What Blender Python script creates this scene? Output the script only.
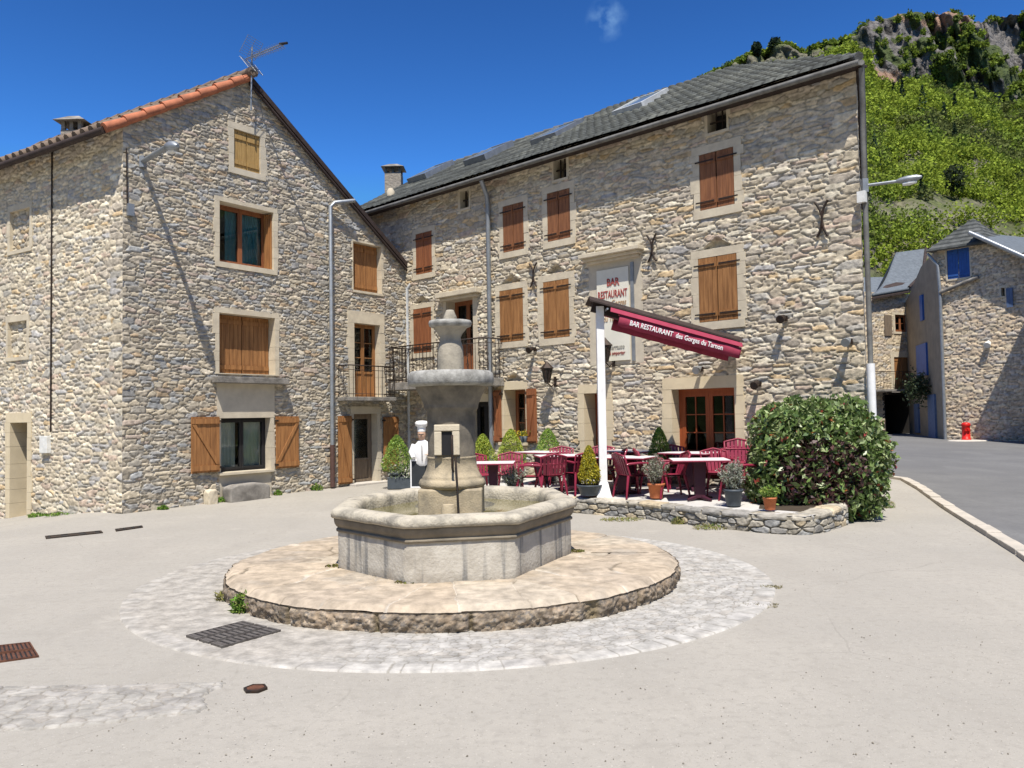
import bpy, math, random
import numpy as np
from mathutils import Vector, Matrix
random.seed(7); rng = np.random.default_rng(7)
sc = bpy.context.scene; COL = sc.collection
for o in list(bpy.data.objects): bpy.data.objects.remove(o)

# ------------------------------------------------------------------ camera
FPX = 800.0; PIT = math.atan(31/FPX); ROLL = math.atan(.0164); EYE = 1.9
Fw = np.array([0, math.cos(PIT), math.sin(PIT)]); _r = np.array([1., 0, 0]); _u = np.array([0, -math.sin(PIT), math.cos(PIT)])
Rt = math.cos(ROLL)*_r - math.sin(ROLL)*_u; Up = math.sin(ROLL)*_r + math.cos(ROLL)*_u
CAM = np.array([0, 0, EYE])
cam = bpy.data.objects.new('camera', bpy.data.cameras.new('camera')); COL.objects.link(cam)
cam.data.sensor_width = 36; cam.data.lens = 36*FPX/1024; cam.data.clip_end = 3000; cam.data.clip_start = .05
cam.matrix_world = Matrix(((Rt[0], Up[0], -Fw[0], 0), (Rt[1], Up[1], -Fw[1], 0), (Rt[2], Up[2], -Fw[2], EYE), (0, 0, 0, 1)))
sc.camera = cam
# ------------------------------------------------------------------ light
EL = math.radians(63.5); AZ = math.radians(178)          # sun behind the camera, high (azimuth clockwise from +Y)
sd = np.array([math.sin(AZ)*math.cos(EL), math.cos(AZ)*math.cos(EL), math.sin(EL)])
sun = bpy.data.objects.new('sun', bpy.data.lights.new('sun', 'SUN')); COL.objects.link(sun)
sun.data.energy = 5.0; sun.data.angle = math.radians(.5); sun.data.color = (1, .935, .835)
sun.rotation_euler = Vector(sd).to_track_quat('Z', 'Y').to_euler()
wd = bpy.data.worlds.new('World'); sc.world = wd; wd.use_nodes = True
nt = wd.node_tree; nt.nodes.clear()
sky = nt.nodes.new('ShaderNodeTexSky'); sky.sky_type = 'NISHITA'; sky.sun_disc = False
sky.sun_elevation = EL; sky.sun_rotation = AZ; sky.altitude = 600; sky.air_density = 1.0; sky.dust_density = .4; sky.ozone_density = 4.0
hsv = nt.nodes.new('ShaderNodeGamma'); hsv.inputs[1].default_value = 2.0
ml = nt.nodes.new('ShaderNodeMix'); ml.data_type = 'RGBA'; ml.blend_type = 'MULTIPLY'; ml.inputs[0].default_value = 1; ml.inputs[7].default_value = (.26, .36, .335, 1)
dk = nt.nodes.new('ShaderNodeMix'); dk.data_type = 'RGBA'; dk.blend_type = 'DARKEN'; dk.inputs[0].default_value = 1; dk.inputs[7].default_value = (1.0, 2.7, 6.6, 1)
bg = nt.nodes.new('ShaderNodeBackground'); bg.inputs[1].default_value = .085
# one thin wisp of cloud, defined by direction in the sky
tc = nt.nodes.new('ShaderNodeTexCoord'); mp = nt.nodes.new('ShaderNodeVectorMath'); mp.operation = 'DISTANCE'
def RAY(x, y): return Fw + Rt*(x-512)/FPX + Up*(384-y)/FPX
cd = RAY(607, 19); cd = cd/np.linalg.norm(cd); mp.inputs[1].default_value = tuple(cd)
nz = nt.nodes.new('ShaderNodeTexNoise'); nz.inputs['Scale'].default_value = 46; nz.inputs['Detail'].default_value = 6
mr = nt.nodes.new('ShaderNodeMapRange'); mr.inputs[1].default_value = .0; mr.inputs[2].default_value = .026; mr.inputs[3].default_value = 1; mr.inputs[4].default_value = 0
mr2 = nt.nodes.new('ShaderNodeMapRange'); mr2.inputs[1].default_value = .46; mr2.inputs[2].default_value = .72
mm = nt.nodes.new('ShaderNodeMath'); mm.operation = 'MULTIPLY'
mm2 = nt.nodes.new('ShaderNodeMath'); mm2.operation = 'MULTIPLY'; mm2.inputs[1].default_value = .8
mx = nt.nodes.new('ShaderNodeMix'); mx.data_type = 'RGBA'; mx.inputs[7].default_value = (2.2, 4.0, 6.6, 1)
out = nt.nodes.new('ShaderNodeOutputWorld'); L = nt.links.new
L(tc.outputs['Generated'], mp.inputs[0]); L(tc.outputs['Generated'], nz.inputs['Vector']); L(mp.outputs['Value'], mr.inputs[0]); L(nz.outputs[0], mr2.inputs[0])
L(mr.outputs[0], mm.inputs[0]); L(mr2.outputs[0], mm.inputs[1]); L(mm.outputs[0], mm2.inputs[0]); L(mm2.outputs[0], mx.inputs[0])
L(sky.outputs[0], hsv.inputs['Color']); L(hsv.outputs[0], ml.inputs[6]); L(ml.outputs[2], dk.inputs[6]); L(dk.outputs[2], mx.inputs[6]); L(mx.outputs[2], bg.inputs[0]); L(bg.outputs[0], out.inputs[0])
sc.view_settings.view_transform = 'Standard'; sc.view_settings.look = 'None'; sc.view_settings.gamma = 1; sc.view_settings.use_curve_mapping = False
sc.view_settings.exposure = .56
sc.render.engine = 'CYCLES'

# ------------------------------------------------------------------ materials
MATS = {}
def mat(name, col, rough=.85, col2=None, scale=6, bump=.3, bscale=None, attr=False, metal=0, spec=.3, stretch=None, ramp=(.35, .65), amt=1.0, dist=.02, coat=0, transl=0):
    m = bpy.data.materials.new(name); m.use_nodes = True; n = m.node_tree.nodes; l = m.node_tree.links.new
    b = n['Principled BSDF']; b.inputs['Roughness'].default_value = rough; b.inputs['Metallic'].default_value = metal
    b.inputs['Specular IOR Level'].default_value = spec; b.inputs['Coat Weight'].default_value = coat
    t = n.new('ShaderNodeTexCoord'); vec = t.outputs['Object']
    if stretch:
        mp = n.new('ShaderNodeMapping'); mp.inputs['Scale'].default_value = stretch; l(vec, mp.inputs[0]); vec = mp.outputs[0]
    nz = n.new('ShaderNodeTexNoise'); nz.inputs['Scale'].default_value = scale; nz.inputs['Detail'].default_value = 7; nz.inputs['Roughness'].default_value = .62; l(vec, nz.inputs['Vector'])
    r = n.new('ShaderNodeMapRange'); r.inputs[1].default_value = ramp[0]; r.inputs[2].default_value = ramp[1]; l(nz.outputs[0], r.inputs[0])
    if attr:
        a = n.new('ShaderNodeAttribute'); a.attribute_name = 'Col'
        mlt = n.new('ShaderNodeMix'); mlt.data_type = 'RGBA'; mlt.blend_type = 'MULTIPLY'; mlt.inputs[0].default_value = amt
        r.inputs[3].default_value = .72; r.inputs[4].default_value = 1.22
        l(a.outputs[0], mlt.inputs[6]); l(r.outputs[0], mlt.inputs[7]); cout = mlt.outputs[2]
        r.clamp = True
    else:
        mix = n.new('ShaderNodeMix'); mix.data_type = 'RGBA'; mix.inputs[6].default_value = (*col, 1); mix.inputs[7].default_value = (*(col2 or [c*.75 for c in col]), 1)
        l(r.outputs[0], mix.inputs[0]); cout = mix.outputs[2]
    l(cout, b.inputs['Base Color'])
    if bump:
        nb = n.new('ShaderNodeTexNoise'); nb.inputs['Scale'].default_value = bscale or scale*6; nb.inputs['Detail'].default_value = 5; l(vec, nb.inputs['Vector'])
        bp = n.new('ShaderNodeBump'); bp.inputs['Strength'].default_value = bump; bp.inputs['Distance'].default_value = dist; l(nb.outputs[0], bp.inputs['Height']); l(bp.outputs[0], b.inputs['Normal'])
    if transl:
        tr = n.new('ShaderNodeBsdfTranslucent'); l(cout, tr.inputs[0]); ms = n.new('ShaderNodeMixShader'); ms.inputs[0].default_value = transl
        l(b.outputs[0], ms.inputs[1]); l(tr.outputs[0], ms.inputs[2]); l(ms.outputs[0], n['Material Output'].inputs[0])
    m['bs'] = 1; MATS[name] = m; return m
M = MATS
mat('stone', None, .92, attr=True, scale=9, bump=.5, bscale=55, dist=.012)
mat('cobble', None, .85, attr=True, scale=7, bump=.3, bscale=60, dist=.008)
mat('trim', (.60, .53, .40), .9, (.48, .42, .32), 4, .35, 50, dist=.01)
mat('trim_cream', (.62, .53, .37), .9, (.54, .46, .32), 3, .2, 40, dist=.006)
mat('plaster', (.56, .50, .39), .92, (.46, .41, .32), 3, .3, 40, dist=.01)
mat('weathered', (.30, .28, .25), .93, (.15, .14, .125), 3.5, .6, 40, dist=.02, ramp=(.35, .6))
mat('fountain_stone', (.36, .325, .26), .9, (.15, .14, .12), 4.2, .5, 45, dist=.012, ramp=(.42, .72))
mat('moulding_stone', (.24, .205, .155), .92, (.15, .13, .10), 4, .5, 40, dist=.01)
mat('rim_stone', (.44, .40, .32), .85, (.20, .185, .155), 4.5, .7, 34, dist=.018, ramp=(.45, .68))
mat('lichen_cap', (.36, .355, .33), .95, (.20, .195, .18), 9, .5, 45, dist=.01, ramp=(.40, .62))
mat('column_stone', (.25, .218, .17), .92, (.11, .10, .085), 3.5, .5, 50, dist=.01)
mat('base_stone', (.42, .35, .24), .9, (.17, .15, .115), 4, .6, 50, dist=.01, ramp=(.4, .7))
mat('wood', (.36, .175, .065), .7, (.19, .085, .03), 1.3, .35, 14, stretch=(14, 14, 1.2), dist=.006)
mat('wood_red', (.29, .11, .045), .6, (.17, .06, .026), 1.3, .3, 14, stretch=(14, 14, 1.2), dist=.005)
mat('wood_dark', (.27, .115, .05), .7, (.15, .06, .028), 1.3, .3, 14, stretch=(14, 14, 1.2), dist=.005)
mat('wood_orange', (.38, .18, .065), .65, (.21, .095, .035), 1.3, .3, 14, stretch=(14, 14, 1.2), dist=.005)
mat('wood_pale', (.42, .27, .10), .7, (.31, .19, .065), 3, .35, 14, stretch=(14, 14, 1.2), dist=.005)
mat('door_red', (.30, .075, .025), .4, (.24, .055, .02), 3, .1, stretch=(10, 10, 1))
mat('dark_frame', (.02, .02, .022), .5, bump=0)
mat('dark_door', (.055, .045, .06), .7, (.04, .035, .04), 4, .1)
mat('old_wood', (.22, .17, .12), .85, (.13, .10, .075), 3, .3, 12, stretch=(10, 10, 1))
mat('iron', (.022, .02, .02), .55, (.05, .03, .02), 12, .2, metal=.3)
mat('rust', (.16, .07, .04), .7, (.07, .03, .02), 12, .2, metal=.2)
mat('zinc', (.33, .35, .37), .45, (.24, .26, .28), 5, .1, metal=.55, spec=.5)
mat('old_zinc', (.20, .20, .19), .7, (.12, .115, .105), 5, .1, metal=.2)
mat('pale_metal', (.55, .57, .58), .5, bump=0)
mat('grate_grey', (.13, .12, .11), .7, (.07, .06, .055), 12, .2)
mat('pipe_brown', (.10, .055, .045), .6, bump=0)
mat('white_paint', (.80, .80, .80), .45, (.70, .70, .70), 6, .05)
mat('white_box', (.75, .75, .72), .5, bump=0)
mat('curtain', (.80, .82, .78), .9, (.7, .72, .68), 4, .0)
mat('curtain_teal', (.14, .42, .50), .9, (.10, .32, .40), 4, .0)
mat('slate_roof', (.125, .13, .125), .85, (.055, .06, .057), 2.2, .5, 20, dist=.02, ramp=(.35, .62))
mat('ridge_tile', (.15, .155, .15), .85, (.08, .08, .08), 3, .4, 20, dist=.02)
mat('slate_blue', (.13, .15, .17), .75, (.09, .105, .12), 6, .4, 14, dist=.03)
mat('orange_tile', (.46, .165, .085), .85, (.30, .11, .06), 5, .35, 30, dist=.01)
mat('old_tile', (.20, .15, .11), .9, (.12, .09, .07), 5, .35, 30, dist=.01)
mat('dark_board', (.05, .035, .03), .8, (.03, .02, .018), 5, .2)
mat('burgundy', (.24, .02, .048), .42, (.19, .018, .04), 4, .04, coat=.15)
mat('awning_cloth', (.30, .04, .075), .9, (.24, .03, .06), 5, .1)
mat('table_top', (.78, .74, .74), .35, (.7, .66, .66), 5, .0)
mat('table_dark', (.06, .015, .03), .5, bump=0)
mat('sign_panel', (.72, .70, .60), .6, (.66, .64, .54), 3, .05)
mat('sign_red', (.36, .07, .06), .7, bump=0)
mat('sign_tan', (.52, .36, .22), .7, bump=0)
mat('sign_grey', (.45, .44, .38), .7, bump=0)
mat('terracotta', (.50, .17, .07), .8, (.38, .12, .05), 6, .2)
mat('pot_grey', (.07, .085, .10), .5, bump=0)
mat('soil', (.06, .045, .03), .95, bump=.5)
mat('leaf', None, .55, attr=True, scale=5, bump=0, spec=.4, transl=.28)
mat('leaf_gloss', None, .38, attr=True, scale=5, bump=0, spec=.5, transl=.22)
mat('leaf_far', None, .8, attr=True, scale=.6, bump=0, spec=.1, transl=.3)
mat('bark', (.13, .10, .07), .9, bump=.5)
mat('blue_paint', (.03, .10, .33), .5, (.025, .08, .27), 5, .1)
mat('blue_pale', (.11, .16, .27), .6, (.08, .12, .21), 5, .1)
mat('red_paint', (.62, .02, .015), .4, bump=0)
mat('concrete', (.50, .47, .42), .9, (.42, .39, .35), 6, .3)
mat('kerb', (.50, .45, .38), .9, (.38, .35, .30), 3, .5, 30, dist=.02)
mat('render_wall', (.27, .225, .165), .95, (.21, .175, .13), 2, .3)
mat('blueboard', (.03, .035, .04), .6, bump=0)
mat('skin', (.55, .36, .26), .6, bump=0)
mat('moss', None, .9, attr=True, scale=5, bump=0, transl=.2)
mat('gable_back', (.33, .30, .25), .95, (.25, .22, .19), 3, .6, 12, dist=.05)
mat('interior', (.05, .045, .04), .95, bump=0)
def glassmat(name, tint, trans=.55):
    m = bpy.data.materials.new(name); m.use_nodes = True; n = m.node_tree.nodes; l = m.node_tree.links.new; n.clear()
    o = n.new('ShaderNodeOutputMaterial'); g = n.new('ShaderNodeBsdfGlossy'); g.inputs['Roughness'].default_value = .03
    t = n.new('ShaderNodeBsdfTransparent'); t.inputs[0].default_value = (*tint, 1); fr = n.new('ShaderNodeFresnel'); fr.inputs[0].default_value = 1.5
    s = n.new('ShaderNodeMixShader'); l(fr.outputs[0], s.inputs[0]); l(t.outputs[0], s.inputs[1]); l(g.outputs[0], s.inputs[2]); l(s.outputs[0], o.inputs[0]); MATS[name] = m
glassmat('glass', (.80, .84, .82)); glassmat('glass_dark', (.38, .4, .4))
def skyglass():
    m = mat('sky_glass', (.16, .21, .24), .12, bump=0, spec=1.0); return m
skyglass()
def water():
    m = bpy.data.materials.new('water'); m.use_nodes = True; n = m.node_tree.nodes; l = m.node_tree.links.new; b = n['Principled BSDF']
    b.inputs['Base Color'].default_value = (.15, .125, .055, 1); b.inputs['Roughness'].default_value = .05
    t = n.new('ShaderNodeTexCoord'); z = n.new('ShaderNodeTexNoise'); z.inputs['Scale'].default_value = 9; z.inputs['Detail'].default_value = 3; l(t.outputs['Object'], z.inputs['Vector'])
    bp = n.new('ShaderNodeBump'); bp.inputs['Strength'].default_value = .12; bp.inputs['Distance'].default_value = .02; l(z.outputs[0], bp.inputs['Height']); l(bp.outputs[0], b.inputs['Normal'])
    z2 = n.new('ShaderNodeTexNoise'); z2.inputs['Scale'].default_value = 2.5; l(t.outputs['Object'], z2.inputs['Vector']); mx = n.new('ShaderNodeMix'); mx.data_type = 'RGBA'
    mx.inputs[6].default_value = (.20, .165, .075, 1); mx.inputs[7].default_value = (.10, .10, .035, 1); l(z2.outputs[0], mx.inputs[0]); l(mx.outputs[2], b.inputs['Base Color']); MATS['water'] = m
water()
def groundmat(name, c1, c2, c3, speck, bump=.25):
    """two scales of mottling, grit speckle, fine cracks"""
    m = bpy.data.materials.new(name); m.use_nodes = True; n = m.node_tree.nodes; l = m.node_tree.links.new; b = n['Principled BSDF']; b.inputs['Roughness'].default_value = .93; b.inputs['Specular IOR Level'].default_value = .2
    t = n.new('ShaderNodeTexCoord')
    def noise(s, d=6, stretch=None):
        v = t.outputs['Object']
        if stretch: q = n.new('ShaderNodeMapping'); q.inputs['Scale'].default_value = stretch; l(v, q.inputs[0]); v = q.outputs[0]
        z = n.new('ShaderNodeTexNoise'); z.inputs['Scale'].default_value = s; z.inputs['Detail'].default_value = d; z.inputs['Roughness'].default_value = .6; l(v, z.inputs['Vector']); return z.outputs[0]
    def rr(v, a, c, lo=0, hi=1):
        q = n.new('ShaderNodeMapRange'); q.inputs[1].default_value = a; q.inputs[2].default_value = c; q.inputs[3].default_value = lo; q.inputs[4].default_value = hi; l(v, q.inputs[0]); return q.outputs[0]
    def mix(f, a, c, mode='MIX'):
        q = n.new('ShaderNodeMix'); q.data_type = 'RGBA'; q.blend_type = mode
        for s, v in ((0, f), (6, a), (7, c)):
            if hasattr(v, 'links'): l(v, q.inputs[s])
            elif s == 0: q.inputs[0].default_value = v
            else: q.inputs[s].default_value = (*v, 1)
        return q.outputs[2]
    a = mix(rr(noise(.45, 8), .38, .62), c1, c2); a = mix(rr(noise(1.6, 7, (1, .35, 1)), .52, .75, 0, .7), a, c3)
    a = mix(rr(noise(60, 3), .62, .72, 0, speck), a, tuple(x*.45 for x in c1)); a = mix(rr(noise(3.2, 9), .54, .68, 0, .55), a, tuple(x*.86 for x in c1)); a = mix(rr(noise(2.1, 6, (.25, 1.6, 1)), .60, .72, 0, .5), a, tuple(x*.80 for x in c1)); a = mix(rr(noise(1.1, 9), .62, .70, 0, .5), a, tuple(x*1.12 for x in c1)); a = mix(rr(noise(13, 8), .50, .68, 0, .75), a, tuple(x*.8 for x in c1)); a = mix(rr(noise(170, 2), .56, .75, 0, .6), a, tuple(x*.6 for x in c1)); a = mix(rr(noise(9, 8), .66, .70, 0, .5), a, tuple(x*.55 for x in c1)); a = mix(rr(noise(45, 3), .62, .74, 0, speck), a, tuple(min(1, x*1.35) for x in c1))
    vo = n.new('ShaderNodeTexVoronoi'); vo.feature = 'DISTANCE_TO_EDGE'; vo.inputs['Scale'].default_value = .33
    wv = n.new('ShaderNodeMix'); wv.data_type = 'VECTOR'; wv.inputs[0].default_value = .18
    zc = n.new('ShaderNodeTexNoise'); zc.inputs['Scale'].default_value = 1.3; zc.inputs['Detail'].default_value = 8; l(t.outputs['Object'], zc.inputs['Vector'])
    l(t.outputs['Object'], wv.inputs[4]); l(zc.outputs['Color'], wv.inputs[5]); l(wv.outputs[1], vo.inputs['Vector'])
    cr = rr(vo.outputs[0], .0, .003, .30, 0); msk = rr(noise(.5, 3), .5, .6); mu = n.new('ShaderNodeMath'); mu.operation = 'MULTIPLY'; l(cr, mu.inputs[0]); l(msk, mu.inputs[1])
    a = mix(mu.outputs[0], a, tuple(x*.5 for x in c1)); l(a, b.inputs['Base Color'])
    bp = n.new('ShaderNodeBump'); bp.inputs['Strength'].default_value = bump; bp.inputs['Distance'].default_value = .012; l(noise(38, 5), bp.inputs['Height']); l(bp.outputs[0], b.inputs['Normal'])
    MATS[name] = m
groundmat('square_ground', (.342, .320, .280), (.308, .290, .256), (.285, .265, .232), .9)
groundmat('asphalt', (.155, .155, .155), (.13, .13, .132), (.18, .18, .176), .5)
groundmat('terrace_floor', (.50, .485, .46), (.45, .435, .41), (.41, .40, .375), .15, .1)
groundmat('field', (.12, .13, .05), (.17, .14, .08), (.10, .12, .04), .3)

# ------------------------------------------------------------------ numpy noise & masonry
def _h(ix, iy, seed):
    n = (ix.astype(np.int64)*374761393 + iy.astype(np.int64)*668265263 + seed*1442695041) & 0xffffffff
    n = ((n ^ (n >> 13))*1274126177) & 0xffffffff
    n = ((n ^ (n >> 16))*2246822519) & 0xffffffff
    return ((n ^ (n >> 15)) & 0xffffff)/float(0xffffff)
def vnoise(x, y, seed=0):
    ix = np.floor(x); iy = np.floor(y); fx = x-ix; fy = y-iy; fx = fx*fx*(3-2*fx); fy = fy*fy*(3-2*fy)
    a = _h(ix, iy, seed); b = _h(ix+1, iy, seed); c = _h(ix, iy+1, seed); d = _h(ix+1, iy+1, seed)
    return (a*(1-fx)+b*fx)*(1-fy)+(c*(1-fx)+d*fx)*fy
def fbm(x, y, seed=0, o=4):
    v = 0; a = .5; t = 0
    for i in range(o): v = v+a*vnoise(x*2**i, y*2**i, seed+i*17); t += a; a *= .55
    return v/t
def sstep(a, b, x): t = np.clip((x-a)/(b-a), 0, 1); return t*t*(3-2*t)
def stones(s, z, cw, ch, seed, warp=.03):
    """irregular coursed rubble: returns edge distance 0..1, stone random a, b, tilt coords"""
    s = s+warp*1.5*(fbm(s*3.1, z*3.1, seed)-.5)*2; z = z+warp*(fbm(s*1.7, z*2.3, seed+5)-.5)*2+.035*(vnoise(s*.9, z*.6, seed+9)-.5)*2
    j0 = np.floor(z/ch); f1 = np.full(s.shape, 9.); f2 = np.full(s.shape, 9.); A = np.zeros(s.shape); B = np.zeros(s.shape); U = np.zeros(s.shape); V = np.zeros(s.shape)
    for dj in (-2, -1, 0, 1, 2):
        j = j0+dj; rw = cw*(.75+.6*_h(j, j*0, seed+3)); ro = _h(j, j*0+1, seed+4)*7
        i0 = np.floor(s/rw+ro)
        for di in (-1, 0, 1):
            i = i0+di
            cx = (i-ro+.5+(_h(i, j, seed)-.5)*.72)*rw; cz = (j+.5+(_h(i, j, seed+1)-.5)*.72)*ch; w = .60+.80*_h(i, j, seed+2)
            dx = np.abs(s-cx)/rw; dz = np.abs(z-cz)/ch; d = (dx**3.4+dz**3.4)**(1/3.4)/w
            m = d < f1; m2 = (~m) & (d < f2)
            f2 = np.where(m, f1, np.where(m2, d, f2)); f1 = np.where(m, d, f1)
            A = np.where(m, _h(i, j, seed+6), A); B = np.where(m, _h(i, j, seed+7), B); U = np.where(m, (s-cx)/rw, U); V = np.where(m, (z-cz)/ch, V)
    return f2-f1, A, B, U, V
def pal(A, B, cols, wts):
    cw = np.cumsum(wts)/sum(wts); idx = np.searchsorted(cw, np.clip(A, 0, .9999)); c = np.array(cols)[idx]
    return c*(.84+.30*B)[..., None]

# ------------------------------------------------------------------ object helpers
def link(o, parent=None):
    COL.objects.link(o)
    if parent is not None: o.parent = parent
    return o
def tag(o, label, cat, group=None, kind=None):
    o['label'] = label; o['category'] = cat
    if group: o['group'] = group
    if kind: o['kind'] = kind
    return o
def empty(name, loc, label, cat, group=None, rz=0):
    o = bpy.data.objects.new(name, None); o.location = tuple(float(v) for v in loc); o.rotation_euler = (0, 0, rz); o.empty_display_size = .2; link(o); tag(o, label, cat, group); return o
def npmesh(name, V, Fc, m, parent=None, origin=(0, 0, 0), col=None, smooth=True, kind=None):
    V = np.asarray(V, dtype=np.float64)-np.array(origin, float); me = bpy.data.meshes.new(name); Fc = np.asarray(Fc); k = Fc.shape[1]
    me.vertices.add(len(V)); me.vertices.foreach_set('co', V.ravel()); me.loops.add(Fc.size); me.loops.foreach_set('vertex_index', Fc.ravel().astype(np.int32))
    me.polygons.add(len(Fc)); me.polygons.foreach_set('loop_start', (np.arange(len(Fc))*k).astype(np.int32)); me.polygons.foreach_set('loop_total', np.full(len(Fc), k, np.int32))
    if smooth: me.polygons.foreach_set('use_smooth', np.ones(len(Fc), bool))
    me.update(calc_edges=True)
    if col is not None:
        at = me.color_attributes.new('Col', 'FLOAT_COLOR', 'POINT'); c4 = np.ones((len(V), 4)); c4[:, :3] = col; at.data.foreach_set('color', c4.ravel())
    me.materials.append(M[m]); o = bpy.data.objects.new(name, me); o.location = (0, 0, 0) if parent is not None else tuple(float(v) for v in origin); link(o, parent)
    if kind: o['kind'] = kind
    return o
def gridfaces(nr, nc, mask=None):
    i = np.arange(nr*nc).reshape(nr, nc); f = np.stack([i[:-1, :-1], i[:-1, 1:], i[1:, 1:], i[1:, :-1]], -1)
    return f[mask] if mask is not None else f.reshape(-1, 4)
class MB:
    def __init__(s): s.v = []; s.f = []; s.sm = []
    def add(s, vs, fs, smooth=False):
        b = len(s.v); s.v += [tuple(float(q) for q in p) for p in vs]; s.f += [tuple(b+i for i in f) for f in fs]; s.sm += [smooth]*len(fs)
    def hexa(s, c):   # 8 corners: 4 bottom ccw, 4 top ccw
        s.add(c, [(3, 2, 1, 0), (4, 5, 6, 7), (0, 1, 5, 4), (1, 2, 6, 5), (2, 3, 7, 6), (3, 0, 4, 7)])
    def box(s, x0, x1, y0, y1, z0, z1): s.hexa([(x0, y0, z0), (x1, y0, z0), (x1, y1, z0), (x0, y1, z0), (x0, y0, z1), (x1, y0, z1), (x1, y1, z1), (x0, y1, z1)])
    def tube(s, pts, r, n=8, cap=True, closed=False):
        pts = [Vector([float(q) for q in p]) for p in pts]; rs = r if isinstance(r, (list, tuple)) else [r]*len(pts); R = []; up = None
        for i, p in enumerate(pts):
            t = (pts[min(i+1, len(pts)-1)]-pts[max(i-1, 0)]).normalized()
            if up is None: up = Vector((0, 0, 1)) if abs(t.z) < .9 else Vector((1, 0, 0))
            a = t.cross(up); a = a.normalized() if a.length > 1e-6 else t.orthogonal().normalized(); b = a.cross(t).normalized(); up = b
            R.append([p+(a*math.cos(2*math.pi*k/n)+b*math.sin(2*math.pi*k/n))*rs[i] for k in range(n)])
        vs = [q for ring in R for q in ring]; fs = [(i*n+k, i*n+(k+1) % n, (i+1)*n+(k+1) % n, (i+1)*n+k) for i in range(len(pts)-1) for k in range(n)]
        s.add(vs, fs, True)
        if cap: s.add(R[0], [tuple(range(n-1, -1, -1))]); s.add(R[-1], [tuple(range(n))])
    def lathe(s, prof, c=(0, 0, 0), n=24, smooth=True, rot=0, sx=1, sy=1):
        vs = [(c[0]+r*sx*math.cos(2*math.pi*k/n+rot), c[1]+r*sy*math.sin(2*math.pi*k/n+rot), c[2]+z) for r, z in prof for k in range(n)]
        fs = [(i*n+k, i*n+(k+1) % n, (i+1)*n+(k+1) % n, (i+1)*n+k) for i in range(len(prof)-1) for k in range(n)]
        s.add(vs, fs, smooth)
        s.add(vs[:n], [tuple(range(n-1, -1, -1))]); s.add(vs[-n:], [tuple(range(n))])
    def build(s, name, m, parent=None, origin=None, bevel=0, kind=None):
        if origin is None: origin = tuple(parent_root(parent).location) if parent is not None else (0, 0, 0)
        me = bpy.data.meshes.new(name); me.from_pydata([(v[0]-origin[0], v[1]-origin[1], v[2]-origin[2]) for v in s.v], [], s.f)
        me.polygons.foreach_set('use_smooth', s.sm); me.materials.append(M[m]); me.update(); o = bpy.data.objects.new(name, me)
        if parent is None: o.location = origin
        link(o, parent)
        if bevel: b = o.modifiers.new('b', 'BEVEL'); b.width = bevel; b.segments = 2; b.limit_method = 'ANGLE'; b.angle_limit = .6
        if kind: o['kind'] = kind
        return o
def parent_root(p):
    while p.parent is not None: p = p.parent
    return p
def copy_tree(o, parent=None):
    c = o.copy(); COL.objects.link(c); c.parent = parent
    for ch in [q for q in KIDS.get(o.name, [])]: copy_tree(ch, c)
    return c
KIDS = {}
def regkids(o):
    KIDS[o.name] = list(o.children)
    for ch in o.children: regkids(ch)

# ------------------------------------------------------------------ measured places
def gnd(x, y, z=0): d = RAY(x, y); return CAM+d*(z-EYE)/d[2]
def head(x):
    d = RAY(x, 415-.0164*(x-512)); d = np.array([d[0], d[1], 0]); return d/np.linalg.norm(d)
class Wall:
    def __init__(s, p0, d, n): s.p0 = np.array([p0[0], p0[1], 0.]); s.d = d; s.n = n
    def at(s, x, y, o=0):
        nn = s.n; R = RAY(x, y); q0 = s.p0+nn*o; t = ((q0-CAM)@nn)/(R@nn); q = CAM+R*t; return (q-q0)@s.d, q[2]
    def rect(s, TL, BR, o=0): a = s.at(*TL, o); b = s.at(*BR, o); return (a[0], b[0], b[1], a[1])
    def pt(s, u, z, o=0): p = s.p0+s.d*u+s.n*o; return (p[0], p[1], z)
    def box(s, mb, s0, s1, z0, z1, o0, o1):
        mb.hexa([s.pt(s0, z0, o1), s.pt(s1, z0, o1), s.pt(s1, z0, o0), s.pt(s0, z0, o0), s.pt(s0, z1, o1), s.pt(s1, z1, o1), s.pt(s1, z1, o0), s.pt(s0, z1, o0)])
def groundz(x, y):
    return np.minimum(.018*np.clip(y-15.3, 0, 28), .47) - .115*np.clip(-x-8.6, 0, 9)
K0 = gnd(122, 515); dG = head(1119); dL = head(-791); dF = -head(-341)
nG = np.array([dG[1], -dG[0], 0]); nL = np.array([-dL[1], dL[0], 0]); nF = np.array([dF[1], -dF[0], 0])
if nL[1] > 0: nL = -nL
WG = Wall(K0, dG, nG); WL = Wall(K0, dL, nL)
_s, _z = WG.at(407, 460); KC = K0+dG*_s; WF = Wall(KC, dF, nF)
GLEN = 8.25; FLEN = 12.74

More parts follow.
